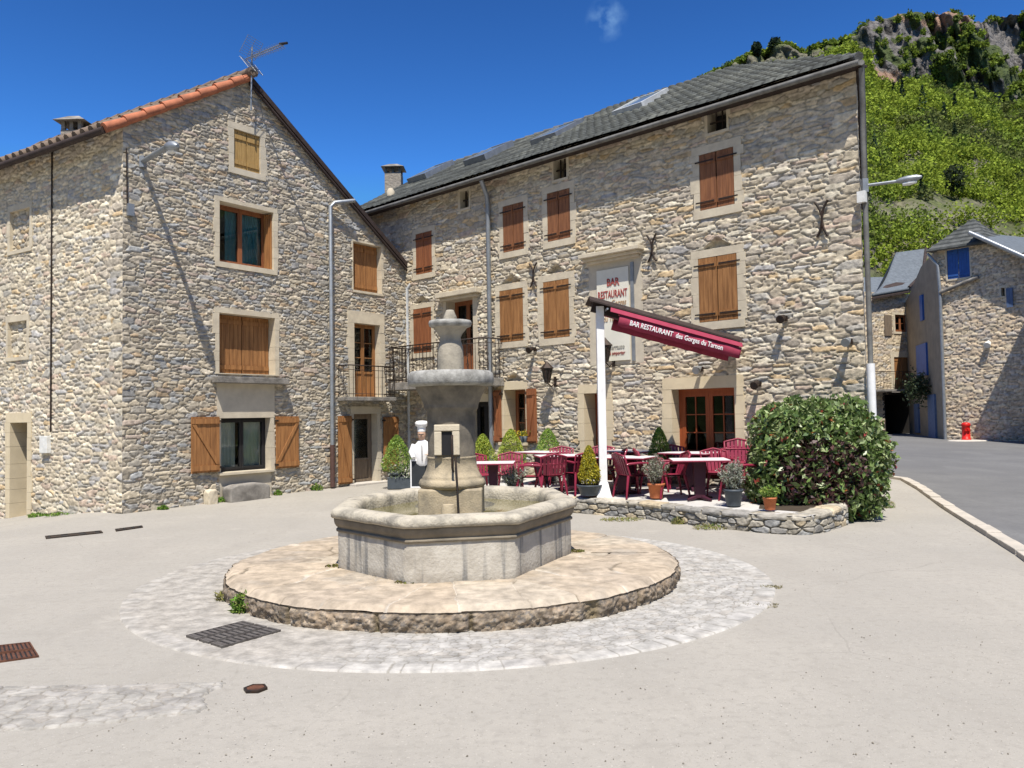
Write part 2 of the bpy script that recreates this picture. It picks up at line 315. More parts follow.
GREY = [(.42, .37, .29), (.375, .345, .29), (.325, .32, .305), (.46, .40, .30), (.43, .33, .22), (.40, .33, .27), (.30, .305, .30), (.50, .445, .35)]
GW = [5, 4, 3, 4, 1.2, 1.4, 1.2, 2.5]
WARM = [(.50, .43, .32), (.45, .395, .315), (.40, .375, .325), (.54, .47, .35), (.51, .385, .23), (.46, .365, .285), (.37, .355, .335), (.58, .525, .41)]
WW = [5, 4, 2.5, 4, 1.6, 1.4, .6, 3]
def masonry(name, W, s0, s1, z0, z1, parent, holes=(), poly=None, res=.022, cw=.25, ch=.095, seed=1, cols=GREY, wts=GW, mortar=(.42, .375, .30), quoin=(), notches=(), edge=(True, True), relief=1.0, mat_='stone', lift=0, jw=.16):
    ns = int((s1-s0)/res)+1; nz_ = int((z1-z0)/res)+1
    S, Z = np.meshgrid(np.linspace(s0, s1, ns), np.linspace(z0, z1, nz_))
    e, A, B, U, V = stones(S+11, Z+3, cw, ch, seed)
    # patches of larger blocks, and dressed corner stones
    e2, A2, B2, U2, V2 = stones(S+31, Z+7, cw*1.3, ch*1.5, seed+50)
    big = fbm(S*1.1, Z*1.4, seed+77) > .60
    for (qs, qw) in quoin:
        big = big | (np.abs(S-qs) < qw*(.7+.5*_h(np.floor(Z/.24), Z*0, seed)))
    e = np.where(big, e2*1.25, e); A = np.where(big, A2, A); B = np.where(big, B2, B); U = np.where(big, U2, U); V = np.where(big, V2, V)
    jn = jw*(.6+.9*fbm(S*2.2, Z*2.2, seed+31))
    k = sstep(jn*.12, jn*.5+.08, e)
    h = -.042+k*(.034+.022*B)+k*(.5-A)*.038*V+k*(B-.5)*.03*U+(fbm(S*15, Z*24, seed+8)-.5)*.030*k+(fbm(S*6, Z*9, seed+18)-.5)*.010
    h = h*relief*.85
    c = pal(A, B, cols, wts); c = c*(.82+.36*fbm(S*14, Z*20, seed+21))[..., None]
    k3 = sstep(.0, .5, k)[..., None]; c = c*k3+np.array(mortar)*(.8+.4*fbm(S*5, Z*5, seed+4))[..., None]*(1-k3)
    c = c*(.88+.24*fbm(S*.6, Z*.5, seed+90))[..., None]
    for (a, b, hw, hh) in notches:
        tr = (np.abs(S-a) < hw*(1-(Z-b)/hh)) & (Z > b) & (Z < b+hh); h = np.where(tr, -.13, h)
        ar = (np.abs(np.abs(S-a)-hw*(1-(Z-b)/hh)-.08) < .07) & (Z > b-.02) & (Z < b+hh+.12); h = np.where(ar & ~tr, h+.012, h)
    for i, ed in ((0, edge[0]), (1, edge[1])):
        if ed: h = h*sstep(0, .022, (S-s0) if i == 0 else (s1-S))
    h = h+lift
    P = W.p0+W.d*S[..., None]+W.n*h[..., None]; P[..., 2] = Z
    sm = (S[:-1, :-1]+S[1:, 1:])/2; zm = (Z[:-1, :-1]+Z[1:, 1:])/2; keep = np.ones(sm.shape, bool)
    for (a, b, c0, d0) in holes: keep &= ~((sm > a) & (sm < b) & (zm > c0) & (zm < d0))
    if poly:
        ins = np.zeros(sm.shape, bool); q = len(poly)
        for i in range(q):
            (xa, ya), (xb, yb) = poly[i], poly[(i+1) % q]
            if ya != yb: cnd = ((ya > zm) != (yb > zm)) & (sm < (xb-xa)*(zm-ya)/(yb-ya)+xa); ins ^= cnd
        keep &= ins
    fc = gridfaces(nz_, ns, keep)
    if np.dot(np.cross(W.d, [0, 0, 1]), W.n) < 0: fc = fc[:, ::-1]
    return npmesh(name, P.reshape(-1, 3), fc, mat_, parent, tuple(parent_root(parent).location), c.reshape(-1, 3))

def surround(W, R, w, parent, name='window_surround', m='trim', depth=.32, proud=.012, bottom=True, top=None, sillproud=None, wob=True):
    """stone blocks round an opening R=(s0,s1,z0,z1); returns the part and the masonry hole"""
    s0, s1, z0, z1 = R; wl, wr, wt, wb = w if isinstance(w, tuple) else (w, w, w, w)
    mb = MB(); rr = random.Random(int(abs(s0*100))+int(z0*77))
    W.box(mb, s0-wl, s1+wr, z1, z1+wt, -depth, proud)
    for side in (0, 1):
        z = z0; prev = None
        while z < z1-.01:
            hgt = min(rr.uniform(.22, .42), z1-z); 
            if z1-(z+hgt) < .12: hgt = z1-z
            ex = rr.uniform(-.03, .05) if wob else 0; pr = proud+rr.uniform(-.003, .004)
            if side == 0: W.box(mb, s0-wl-ex, s0, z+.002, z+hgt-.003, -depth, pr)
            else: W.box(mb, s1, s1+wr+ex, z+.002, z+hgt-.003, -depth, pr)
            z += hgt
    if bottom: W.box(mb, s0-wl*.9, s1+wr*.9, z0-wb, z0, -depth, proud+.012 if sillproud is None else sillproud)
    part = mb.build(name, m, parent)
    return part, (s0-wl+.02, s1+wr-.02, (z0-wb+.015) if bottom else z0-.3, z1+wt-.02)
def planks(W, mb, s0, s1, z0, z1, o0, th=.03, pw=.11):
    n = max(1, round((s1-s0)/pw)); q = (s1-s0)/n
    for i in range(n): W.box(mb, s0+i*q+.003, s0+(i+1)*q-.003, z0, z1, o0, o0+th+((i*37) % 3)*.0015)
def closed_shutters(W, R, parent, o=-.03, m='wood', n=2, hinges=True, straps=True):
    open_ = 0
    s0, s1, z0, z1 = R; q = (s1-s0)/n
    for i in range(n):
        mb = MB(); a = s0+i*q+.008; b = s0+(i+1)*q-.008; planks(W, mb, a, b, z0+.01, z1-.01, o)
        for zz in ((z0+.16), (z1-.16)): W.box(mb, a+.01, b-.01, zz-.05, zz+.05, o+.034, o+.052)
        sh = mb.build('shutter', m, parent)
        if hinges:
            for zz in ((z0+.16), (z1-.16)):
                hb = MB()
                if i == 0: W.box(hb, a-.09, b-.04, zz-.015, zz+.015, o+.054, o+.062)
                else: W.box(hb, a+.04, b+.09, zz-.015, zz+.015, o+.054, o+.062)
                hb.build('hinge', 'iron', sh)
def open_shutter(W, s0, s1, z0, z1, parent, m='wood_orange', flip=False, o=.03):
    mb = MB(); planks(W, mb, s0, s1, z0, z1, o)
    for zz in (z0+.1, z1-.1): W.box(mb, s0+.005, s1-.005, zz-.055, zz+.055, o+.036, o+.058)
    a, b = (s0+.05, s1-.05) if not flip else (s1-.05, s0+.05); za, zb = z1-.17, z0+.17
    wv = .045 if b > a else -.045
    mb.hexa([W.pt(b-wv, zb, o+.056), W.pt(b+wv, zb, o+.056), W.pt(b+wv, zb, o+.036), W.pt(b-wv, zb, o+.036), W.pt(a-wv, za, o+.056), W.pt(a+wv, za, o+.056), W.pt(a+wv, za, o+.036), W.pt(a-wv, za, o+.036)])
    sh = mb.build('shutter', m, parent)
    for zz in (z0+.1, z1-.1):
        hb = MB(); e = s1 if not flip else s0; W.box(hb, e-.02, e+.04, zz-.02, zz+.02, o-.02, o+.066); hb.build('hinge', 'iron', sh)
    return sh
def glazed(W, R, parent, o, leaves=2, rows=1, frame='wood', fw=.055, glass='glass', curt=None, barw=.022, cols=1, panel=0, gap=(0, 0)):
    """window or door leaves: frame with panes; the lower part may be a solid panel"""
    s0, s1, z0, z1 = R; mb = MB(); W.box(mb, s0, s1, z1-fw, z1, o-.06, o); W.box(mb, s0, s0+fw, z0, z1-fw, o-.06, o); W.box(mb, s1-fw, s1, z0, z1-fw, o-.06, o); W.box(mb, s0+fw, s1-fw, z0, z0+fw, o-.06, o)
    a0 = s0+fw; a1 = s1-fw; q = (a1-a0)/leaves; b0 = z0+fw; b1 = z1-fw
    for i in range(leaves):
        a = a0+i*q+.003; b = a0+(i+1)*q-.003; W.box(mb, a, a+fw, b0, b1, o-.05, o+.012); W.box(mb, b-fw, b, b0, b1, o-.05, o+.012); W.box(mb, a+fw, b-fw, b1-fw, b1, o-.05, o+.012); W.box(mb, a+fw, b-fw, b0, b0+fw, o-.05, o+.012)
        pz = b0+fw+(b1-b0)*panel
        if panel: W.box(mb, a+fw, b-fw, b0+fw, pz-.02, o-.035, o-.01); W.box(mb, a+fw, b-fw, pz-.03, pz+.03, o-.05, o+.012)
        for r in range(1, rows): zz = pz+(b1-fw-pz)*r/rows; W.box(mb, a+fw, b-fw, zz-barw/2, zz+barw/2, o-.035, o+.004)
        for c in range(1, cols): xx = a+fw+(b-a-2*fw)*c/cols; W.box(mb, xx-barw/2, xx+barw/2, pz, b1-fw, o-.034, o+.003)
    fr = mb.build('window_frame' if not panel else 'door_leaf', frame, parent)
    g = MB(); W.box(g, a0+.01, a1-.01, b0+.01, b1-.01, o-.028, o-.022); g.build('pane', glass, fr)
    if curt:
        S = np.linspace(a0, a1, 60); vs = []
        for z in (b0, b1):
            for x in S: vs.append(W.pt(x, z, o-.12+.02*math.sin(x*70)+.01*math.sin(x*31)))
        keepx = [i for i in range(59) if not (gap[0] < (S[i]-a0)/(a1-a0) < gap[1])]
        c = MB(); c.add(vs, [(i, i+1, 60+i+1, 60+i) for i in keepx], True); c.build('curtain', curt, fr)
    return fr

# ================================================================== SETTING
def ground():
    xs = np.concatenate([np.linspace(-900, -40, 20), np.linspace(-38, 48, 130), np.linspace(52, 1500, 26)]); ys = np.concatenate([np.linspace(-60, -8, 8), np.linspace(-6, 52, 120), np.linspace(56, 1600, 26)])
    X, Y = np.meshgrid(xs, ys); Z = groundz(X, Y)+.012*(fbm(X*.5, Y*.5, 3)-.5)*np.clip((np.hypot(X+.7, Y-9.6)-4)/3, 0, 1)
    o = npmesh('ground', np.stack([X, Y, Z], -1).reshape(-1, 3), gridfaces(len(ys), len(xs)), 'square_ground', kind='structure')
ground()
def sheet(name, poly, m, lift, res=.5, fn=groundz, **k):
    """flat-ish polygon sheet following the ground"""
    mb = MB(); import mathutils
    from mathutils.geometry import tessellate_polygon
    P = []
    for i in range(len(poly)):
        a = np.array(poly[i], float); b = np.array(poly[(i+1) % len(poly)], float); n = max(1, int(np.linalg.norm(b-a)/res))
        for t in range(n): P.append(a+(b-a)*t/n)
    import bmesh
    bm = bmesh.new(); vs = [bm.verts.new((p[0], p[1], 0)) for p in P]; f = bm.faces.new(vs)
    if f.normal.z < 0: f.normal_flip()
    bmesh.ops.triangulate(bm, faces=[f])
    for it in range(3):
        es = [e for e in bm.edges if e.calc_length() > 2.2]
        if es: bmesh.ops.subdivide_edges(bm, edges=es, cuts=1)
        bmesh.ops.triangulate(bm, faces=[q for q in bm.faces if len(q.verts) > 3])
    for v in bm.verts: v.co.z = float(fn(v.co.x, v.co.y))+lift
    bm.normal_update()
    for q in bm.faces:
        if q.normal.z < 0: q.normal_flip()
    me = bpy.data.meshes.new(name); bm.to_mesh(me); bm.free(); me.materials.append(M[m]); o = bpy.data.objects.new(name, me); link(o)
    for kk, v in k.items(): o[kk] = v
    return o
sheet('road', [(4.6, 2), (5.35, 7), (6.62, 10.3), (7.98, 14.25), (9.35, 18.2), (10.0, 20.3), (9.9, 21.6), (9.6, 22.4), (12, 28), (16, 37.5), (20, 45), (60, 45), (60, 2)], 'asphalt', .03, kind='structure')
# kerb stones along the road
kerb_pts = [(4.5, 5.0), (5.25, 7.0), (6.52, 10.3), (7.88, 14.25), (9.25, 18.2), (9.9, 20.3), (9.75, 21.3), (9.2, 22.0)]
def kerb():
    mb = MB(); rr = random.Random(5)
    for i in range(len(kerb_pts)-1):
        a = Vector((*kerb_pts[i], 0)); b = Vector((*kerb_pts[i+1], 0)); L_ = (b-a).length; d = (b-a)/L_; n = Vector((-d.y, d.x, 0)); t = 0
        while t < L_-.05:
            q = min(rr.uniform(.7, 1.0), L_-t); w = .11; h = .075+rr.uniform(-.01, .008); p0 = a+d*(t+.008); p1 = a+d*(t+q-.008)
            gz = float(groundz(p0.x, p0.y)); 
            mb.hexa([p0-n*w+Vector((0, 0, gz-.1)), p1-n*w+Vector((0, 0, gz-.1)), p1+n*w+Vector((0, 0, gz-.1)), p0+n*w+Vector((0, 0, gz-.1)), p0-n*(w-.02)+Vector((0, 0, gz+h)), p1-n*(w-.02)+Vector((0, 0, gz+h)), p1+n*w+Vector((0, 0, gz+h)), p0+n*w+Vector((0, 0, gz+h))]); t += q
    o = mb.build('kerb', 'kerb', bevel=.012, kind='structure')
kerb()
FC = np.array([-.70, 9.62])      # centre of the fountain
def polar(name, r0, r1, n, m, zf, cf, th=(0, 2*math.pi), res=.022, origin=None, parent=None, **kw):
    nr = max(2, int((r1-r0)/res)); T, Rr = np.meshgrid(np.linspace(th[0], th[1], n), np.linspace(r0, r1, nr)); Z, R2 = zf(T, Rr); c = cf(T, Rr)
    P = np.stack([FC[0]+R2*np.cos(T), FC[1]+R2*np.sin(T), Z], -1).reshape(-1, 3); f = gridfaces(nr, n)[:, ::-1]
    return npmesh(name, P, f, m, parent, origin or (0, 0, 0), c.reshape(-1, 3), **kw)
RP = 2.59
CB = {}
def ring_h(T, R):
    if 'k' not in CB or CB['k'][0].shape != T.shape:
        e, A, B, U, V = stones(T*3.2, R, .105, .075, 41, .012); eb, Ab, Bb, _, _ = stones(T*3.7, R*0+.06, .34, .2, 43, .0)
        bd = R > 3.43; e = np.where(bd, np.minimum(eb*2, (R-3.43)/.05), e); e = np.where(bd, np.minimum(e, 1), e); CB['k'] = (e, np.where(bd, Ab, A), np.where(bd, Bb, B), bd)
    return CB['k']
def ring_z(T, R):
    e, A, B, bd = ring_h(T, R); k = sstep(.02, .22, e); out_ = R > 3.61
    return np.where(out_, -.01, .008+k*.005*(.6+.6*B))+.004*fbm(T*9, R*3, 3), R
def ring_c(T, R):
    e, A, B, bd = ring_h(T, R); k = sstep(.0, .13, e)[..., None]
    c = pal(A, B*.4+.3, [(.365, .352, .325), (.35, .337, .31), (.38, .366, .338), (.357, .343, .32), (.357, .335, .30)], [4, 3, 3, 1.5, 2]); c = np.where(bd[..., None], c*1.08, c)
    d = fbm(T*5, R*1.5, 12)[..., None]; mo = np.array([.22, .205, .175]); c = c*k+mo*(1-k)
    dirt = np.clip(sstep(.46, .7, d)*.45+.8*sstep(.1, -.75, np.cos(T))[..., None]*np.where(R < 3.43, 1, .75)[..., None], 0, .93)
    return c*(1-dirt)+np.array([.325, .302, .265])*dirt
polar('cobbled_path', RP-.1, 3.63, 2000, 'cobble', ring_z, ring_c, res=.012, kind='structure')
# cobbled gutter strip, bottom left
def strip():
    A_ = gnd(-60, 690)[:2]; B_ = gnd(262, 684)[:2]; d = (B_-A_)/np.linalg.norm(B_-A_); n = np.array([-d[1], d[0]]); Ln = np.linalg.norm(B_-A_); W_ = .85
    s, t = np.meshgrid(np.linspace(0, Ln, 420), np.linspace(-W_, .1, 80)); e, A, B, U, V = stones(s+3, t+3, .13, .082, 71, .02); k = sstep(.0, .14, e)
    B = B*.4+.3
    edge = .08*fbm(s*3, t*0, 5)+.25*sstep(Ln-1.2, Ln, s); dd = np.minimum(t+W_-edge, .1-t-.08*fbm(s*3, t*0+9, 8)); dd = np.minimum(dd, Ln-.12-s-.25*fbm(t*6+3, t*0, 2)); msk = sstep(0, .05, dd)
    z = -.03+msk*(.034+.014*k*(.6+.5*B)); c = pal(A, B, [(.315, .30, .27), (.30, .285, .26), (.325, .31, .28), (.29, .27, .24)], [3, 3, 2, 1])*k[..., None]+np.array([.24, .22, .19])*(1-k[..., None])
    P = np.stack([A_[0]+d[0]*s+n[0]*t, A_[1]+d[1]*s+n[1]*t, z], -1).reshape(-1, 3); npmesh('cobbled_gutter', P, gridfaces(80, 420), 'cobble', col=c.reshape(-1, 3), kind='structure')
strip()

def grit():
    g = np.random.default_rng(15); n = 4200; Y = 3.2+14*g.random(n)**1.7; X = (g.random(n)*1.5-.75)*Y; k = np.hypot(X+.7, Y-9.6) > 3.75; X = X[k]; Y = Y[k]; k = fbm(X*.6, Y*.6, 7) > .42; X = X[k]; Y = Y[k]; n = len(X); V = []; F_ = []
    base = np.array([(1, 0, 0), (0, 1, 0), (-1, 0, 0), (0, -1, 0), (0, 0, 1)], float); s = (.003+.007*g.random(n)**3); a = g.random(n)*6.28; R_ = np.stack([np.cos(a), np.sin(a)], 1); Z = groundz(X, Y)+.003
    P = np.zeros((n, 5, 3)); P[..., 0] = X[:, None]+s[:, None]*(base[:, 0]*R_[:, :1]-base[:, 1]*R_[:, 1:]*.7); P[..., 1] = Y[:, None]+s[:, None]*(base[:, 0]*R_[:, 1:]+base[:, 1]*R_[:, :1]*.7); P[..., 2] = Z[:, None]+s[:, None]*base[:, 2]*.8
    f = np.array([(0, 1, 4), (1, 2, 4), (2, 3, 4), (3, 0, 4)]); F_ = (np.arange(n)[:, None, None]*5+f[None]).reshape(-1, 3); col = np.array([(.20, .18, .15), (.27, .25, .22), (.15, .13, .10), (.38, .36, .33)])[g.choice(4, n)]
    npmesh('gravel', P.reshape(-1, 3), F_, 'cobble', col=np.repeat(col, 5, 0), smooth=False, kind='stuff')
grit()
# ================================================================== LEFT HOUSE
HG = empty('stone_house', tuple(K0[:2])+(0,), 'tall gabled rubble stone house on the left with orange tiles on its gable edge', 'house')
GA = (2.966, 9.93); EV = 8.02    # apex (s,z); left eave height
RE = (GLEN+.2, 5.98)
def gz(s): return EV+(GA[1]-EV)*s/GA[0] if s < GA[0] else GA[1]+(RE[1]-GA[1])*(s-GA[0])/(RE[0]-GA[0])
gh = []
def win(W, parent, TL, BR, w, hl, **k):
    R = W.rect(TL, BR); p, h = surround(W, R, w, parent, **k); hl.append(h); return R, p
# attic
R, p = win(WG, HG, (233.8, 128.4), (260.3, 174.4), (.16, .16, .15, .14), gh, m='plaster'); closed_shutters(WG, R, p, -.07, 'wood_pale', hinges=False)
# second floor
R, p = win(WG, HG, (219.3, 200.5), (273.5, 270), (.13, .11, .1, .12), gh, m='trim', depth=.4); glazed(WG, R, p, -.3, 2, 1, 'wood_red', glass='glass', curt='curtain_teal', gap=(.0, .25))
mb = MB()
for i in range(3): WG.box(mb, R[1]-.035-.03*i, R[1]-.008-.03*i, R[2]+.02, R[3]-.04, -.29+.02*i, -.05-.05*i)
mb.build('folded_shutter', 'wood_orange', p)
# first floor
R, p = win(WG, HG, (219, 312.5), (275, 375), (.12, .12, .12, .02), gh, m='trim', depth=.4); closed_shutters(WG, R, p, -.27, 'wood', hinges=False)
sR = WG.rect((213, 377), (284, 384.5)); mb = MB(); WG.box(mb, sR[0]-.02, sR[1], sR[2], sR[3]+.01, -.05, .22); mb.build('sill', 'weathered', p, bevel=.01)
pR = WG.rect((222, 386), (279, 418)); R0 = WG.rect((220.6, 418.4), (270.5, 469))
mb = MB(); WG.box(mb, R0[0]-.1, R0[1]+.12, R0[3]+.003, sR[2]-.003, -.3, .008); mb.build('lintel', 'plaster', p)
gh.append((R0[0]-.08, R0[1]+.10, R0[3]-.05, sR[2]))
# ground floor window
p, h = surround(WG, R0, (.10, .12, .0, .05), HG, m='plaster', depth=.34); gh.append(h)
glazed(WG, R0, p, -.2, 2, 1, 'dark_frame', .05, curt='curtain', gap=(.44, .56))
mb = MB(); WG.box(mb, R0[0]-.06, R0[1]+.06, R0[2]-.06, R0[2]-.01, -.2, .07); mb.build('sill', 'trim', p)
mb = MB(); WG.box(mb, R0[0]-.05, R0[1]+.05, 0.0, R0[2]-.062, -.2, -.012); mb.build('plaster_panel', 'plaster', p); gh.append((R0[0]-.03, R0[1]+.03, .02, R0[2]-.03))
a = WG.rect((190, 417), (219, 471.5)); open_shutter(WG, a[0], a[1]-.02, a[2], a[3], p, 'wood_orange')
a = WG.rect((274, 416.5), (297.5, 467)); open_shutter(WG, a[0]+.02, a[1], a[2], a[3], p, 'wood_orange', True)
# right part of the gable front
R, p = win(WG, HG, (352.8, 241), (381.5, 294), (.02, .05, .05, .06), gh, depth=.3); closed_shutters(WG, R, p, -.2, 'wood_orange', 2, False)
R, p = win(WG, HG, (354, 322.6), (380.5, 397), (.22, .17, .32, .03), gh, m='trim', depth=.35); glazed(WG, R, p, -.2, 2, 3, 'wood_orange', .05, panel=.3, curt='curtain')
bal = WG.rect((346.5, 394), (394, 399)); zb = bal[2]+.02
def balcony(W, s0, s1, z, dep, railh, parent, slabm, nbar, slabt=.1, scroll=False, m='iron'):
    mb = MB(); W.box(mb, s0, s1, z-slabt, z, -.1, dep); b = mb.build('balcony', slabm, parent, bevel=.01)
    mb = MB(); path = [(s0+.04, .0), (s0+.04, dep-.04), (s1-.04, dep-.04), (s1-.04, 0.)]
    for zz, r in ((z+railh, .018), (z+.08, .011), (z+railh-.12, .009)): mb.tube([W.pt(a, zz, o) for a, o in path], r, 6)
    def bar(a, o, q):
        if scroll and q % 3 == 1:
            mb.tube([W.pt(a+.035*math.sin(t*6.28), z+.06+(railh-.06)*t, o) for t in np.linspace(0, 1, 14)], .007, 5)
            for zz in (.35, .6):
                mb.tube([W.pt(a+.045*math.cos(t), z+railh*zz+.045*math.sin(t), o) for t in np.linspace(0, 6.2, 10)], .006, 4)
        mb.tube([W.pt(a, z, o), W.pt(a, z+railh, o)], .008, 5)
    for i in range(nbar+1): bar(s0+.04+(s1-s0-.08)*i/nbar, dep-.04, i)
    ns = max(2, int(nbar*dep/(s1-s0)))
    for i in range(ns): bar(s0+.04, (dep-.04)*i/ns, i); bar(s1-.04, (dep-.04)*i/ns, i)
    mb.build('railing', m, b); return b
s_a, z_a = WG.at(349, 397.5, .45); s_b, _ = WG.at(396.5, 397.5, .45); _, z_r = WG.at(370, 366.5, .45)
balcony(WG, s_a, s_b, z_a+.02, .45, z_r-z_a, HG, 'weathered', 11)
R, p = win(WG, HG, (353.5, 413.9), (377.6, 483), (.1, .14, .2, 0), gh, m='plaster', depth=.35, bottom=False, name='door_surround'); R = (R[0], R[1], .1, R[3])
glazed(WG, R, p, -.22, 1, 1, 'old_wood', .07, glass='glass', curt='curtain', panel=.30)
a = WG.rect((336.8, 416), (352, 483)); open_shutter(WG, a[0], a[1]-.04, a[2], a[3], p, 'wood_orange')
a = WG.rect((381.5, 417), (397.5, 470)); open_shutter(WG, a[0]+.03, a[1], a[2], a[3], p, 'wood_orange', True)
mb = MB(); WG.box(mb, R[0]-.2, R[1]+.25, -.05, .16, -.2, .28); mb.build('doorstep', 'concrete', HG, bevel=.01)
poly = [(0, -.7)]+[(0, EV), GA, (GLEN, gz(GLEN)), (GLEN, -.7)]
masonry('gable_wall', WG, 0, GLEN, -.5, GA[1]+.05, HG, gh, poly, .018, .235, .072, 3, quoin=((0.05, .34),), mortar=(.47, .42, .33), relief=.78, jw=.14)
# eave wall on the far left
lh = []
R, p = win(WL, HG, (27.7, 422.4), (9.8, 518.3), (.17, .2, .22, 0), lh, m='trim_cream', bottom=False, name='door_surround', depth=.5); R = (R[0], R[1], R[2]-.1, R[3])
mb = MB(); planks(WL, mb, R[0], R[1], R[2], R[3], -.42); mb.build('door_leaf', 'dark_door', p)
for (TL, BR) in (((27, 320), (8, 358)), ((30, 207), (10, 252))):   # two openings walled up with stone
    R = WL.rect(TL, BR); p, h = surround(WL, R, (.1, .1, .14, .08), HG, depth=.1, name='blocked_window'); lh.append(h)
    masonry('infill', WL, R[0]-.03, R[1]+.03, R[2]-.03, R[3]+.03, p, res=.022, cw=.2, ch=.1, seed=int(R[2]*10)+3, cols=WARM, wts=WW, lift=-.07)
masonry('eave_wall', WL, 0, 9.5, -1.6, EV, HG, lh, None, .022, .27, .082, 13, quoin=((0.05, .4),), cols=[tuple(q*1.1 for q in c) for c in WARM], wts=[4, 5, 3.5, 5, .8, 1, 1.2, 4], mortar=(.54, .48, .38), jw=.22, relief=.72)
def quadp(name, pts, m, parent):
    mb = MB(); mb.add(pts, [tuple(range(len(pts)))]); return mb.build(name, m, parent)
bk = 9.5
def GP(s, z, b=0, out=0): p = K0+dG*s+dL*b+nG*out; return (p[0], p[1], z)
quadp('rear_wall', [GP(0, -1, bk), GP(0, EV, bk), GP(GA[0], GA[1], bk), GP(GLEN, gz(GLEN), bk), GP(GLEN, -1, bk)], 'gable_back', HG)
quadp('side_wall', [GP(GLEN, -1, 0), GP(GLEN, gz(GLEN), 0), GP(GLEN, gz(GLEN), bk), GP(GLEN, -1, bk)], 'gable_back', HG)
# roof slabs
def roofslab(name, P, th, m, parent, gable=None):
    a, b, c, d = [np.array(q, float) for q in P]; t = np.array([0, 0, th]); mb = MB(); mb.hexa([a, b, c, d, a+t, b+t, c+t, d+t]); return mb.build(name, m, parent)
lo = .36; ze = EV-lo*(GA[1]-EV)/GA[0]; rk = .05
rsl = (RE[1]-GA[1])/(RE[0]-GA[0])
roofslab('roof', [GP(-lo, ze, -.0, rk), GP(GA[0], GA[1], 0, rk), GP(GA[0], GA[1], bk+.2), GP(-lo, ze, bk+.2)], .10, 'old_tile', HG)
roofslab('roof', [GP(GA[0], GA[1]+.002, 0, rk+.07), GP(RE[0]+.25, RE[1]+rsl*.25, 0, rk+.07), GP(RE[0]+.25, RE[1]+rsl*.25, bk+.2), GP(GA[0], GA[1]+.002, bk+.2)], .14, 'dark_board', HG)
# eave boards and gutter on the left eave
mb = MB(); mb.tube([GP(-lo-.05, ze+.02, 0, rk), GP(-lo-.05, ze-.02, bk)], .075, 8); mb.build('gutter', 'dark_board', HG)
# canal tiles on top of the left slope: rows of barrels running up the slope
mb = MB()
for bi in range(0, 30):
    b = .12+bi*.3
    for k in range(8):
        s0_ = -lo-.04+k*.44; z_ = ze+.11+(s0_+lo)*(GA[1]-EV)/GA[0]; s1_ = s0_+.47; z1_ = ze+.11+(s1_+lo)*(GA[1]-EV)/GA[0]
        mb.tube([GP(s0_, z_+.015, b), GP(s1_, z1_-.01, b)], [.11, .085], 8, cap=True)
mb.build('roof_tiles', 'old_tile', HG)
mb = MB()
nt_ = 8; tot = GA[0]+lo
for k in range(nt_):      # bright orange verge tiles on the gable edge
    s0_ = -lo-.06+k*tot/nt_; s1_ = s0_+tot/nt_+.05; f = lambda s: ze+.07+(s+lo)*(GA[1]-EV)/GA[0]
    mb.tube([GP(s0_, f(s0_)+.02, 0, rk+.02), GP(s1_, f(s1_)-.012, 0, rk+.02)], [.108, .09], 10)
mb.build('verge_tiles', 'orange_tile', HG)
mb = MB()
for k in range(20): mb.tube([GP(GA[0], GA[1]+.17, -.25+k*.48), GP(GA[0], GA[1]+.15, .28+k*.48)], [.13, .11], 8)
mb.build('ridge_tiles', 'old_tile', HG)
# soffit board under the right rake
mb = MB(); A_ = GP(GA[0], GA[1]-.09, 0, rk+.05); B_ = GP(RE[0]+.2, RE[1]-.09+rsl*.2, 0, rk+.05)
mb.tube([A_, B_], .035, 6); mb.build('verge_board', 'dark_board', HG)
def chimney(name, c, w, z0, z1, parent, m='weathered'):
    mb = MB(); mb.box(c[0]-w, c[0]+w, c[1]-w, c[1]+w, z0, z1); p = mb.build(name, m, parent, bevel=.01); mb = MB()
    for sx in (-1, 0, 1):
        for sy in (-1, 1): mb.box(c[0]+sx*(w-.05)-.04, c[0]+sx*(w-.05)+.04, c[1]+sy*(w-.05)-.04, c[1]+sy*(w-.05)+.04, z1, z1+.2)
    mb.hexa([(c[0]-w-.12, c[1]-w-.12, z1+.2), (c[0]+w+.12, c[1]-w-.12, z1+.2), (c[0]+w+.12, c[1]+w+.12, z1+.2), (c[0]-w-.12, c[1]+w+.12, z1+.2), (c[0]-w*.5, c[1]-w*.5, z1+.36), (c[0]+w*.5, c[1]-w*.5, z1+.36), (c[0]+w*.5, c[1]+w*.5, z1+.36), (c[0]-w*.5, c[1]+w*.5, z1+.36)])
    mb.build('chimney_cap', 'weathered', p); return p
q = GP(.55, 0, 2.7); chimney('chimney', q, .24, 8.0, 8.55, HG, 'gable_back')
# pipes and cable, letter box
def pipe(name, pts, r, m, parent, n=10): mb = MB(); mb.tube(pts, r, n); return mb.build(name, m, parent)
sp, zt = WG.at(330.5, 203, .1); _, z2 = WG.at(330, 445, .1); _, z3 = WG.at(330, 486, .1); s3, zz3 = WG.at(350, 203, .1)
pipe('downpipe', [WG.pt(s3, zz3+.03, .28), WG.pt(sp+.1, zt+.02, .14), WG.pt(sp, zt-.1, .1), WG.pt(sp, z2, .1), WG.pt(sp, z3, .1)], .055, 'zinc', HG)
pipe('downpipe_shoe', [WG.pt(sp, z2, .1), WG.pt(sp, z3-.03, .1)], .062, 'pipe_brown', HG)
sp, zt = WG.at(408, 288, .1); _, z2 = WG.at(405, 470, .1)
pipe('downpipe', [WG.pt(sp+.0, zt+.1, .22), WG.pt(sp-.02, zt-.02, .1), WG.pt(sp, z2, .1)], .055, 'pale_metal', HG)
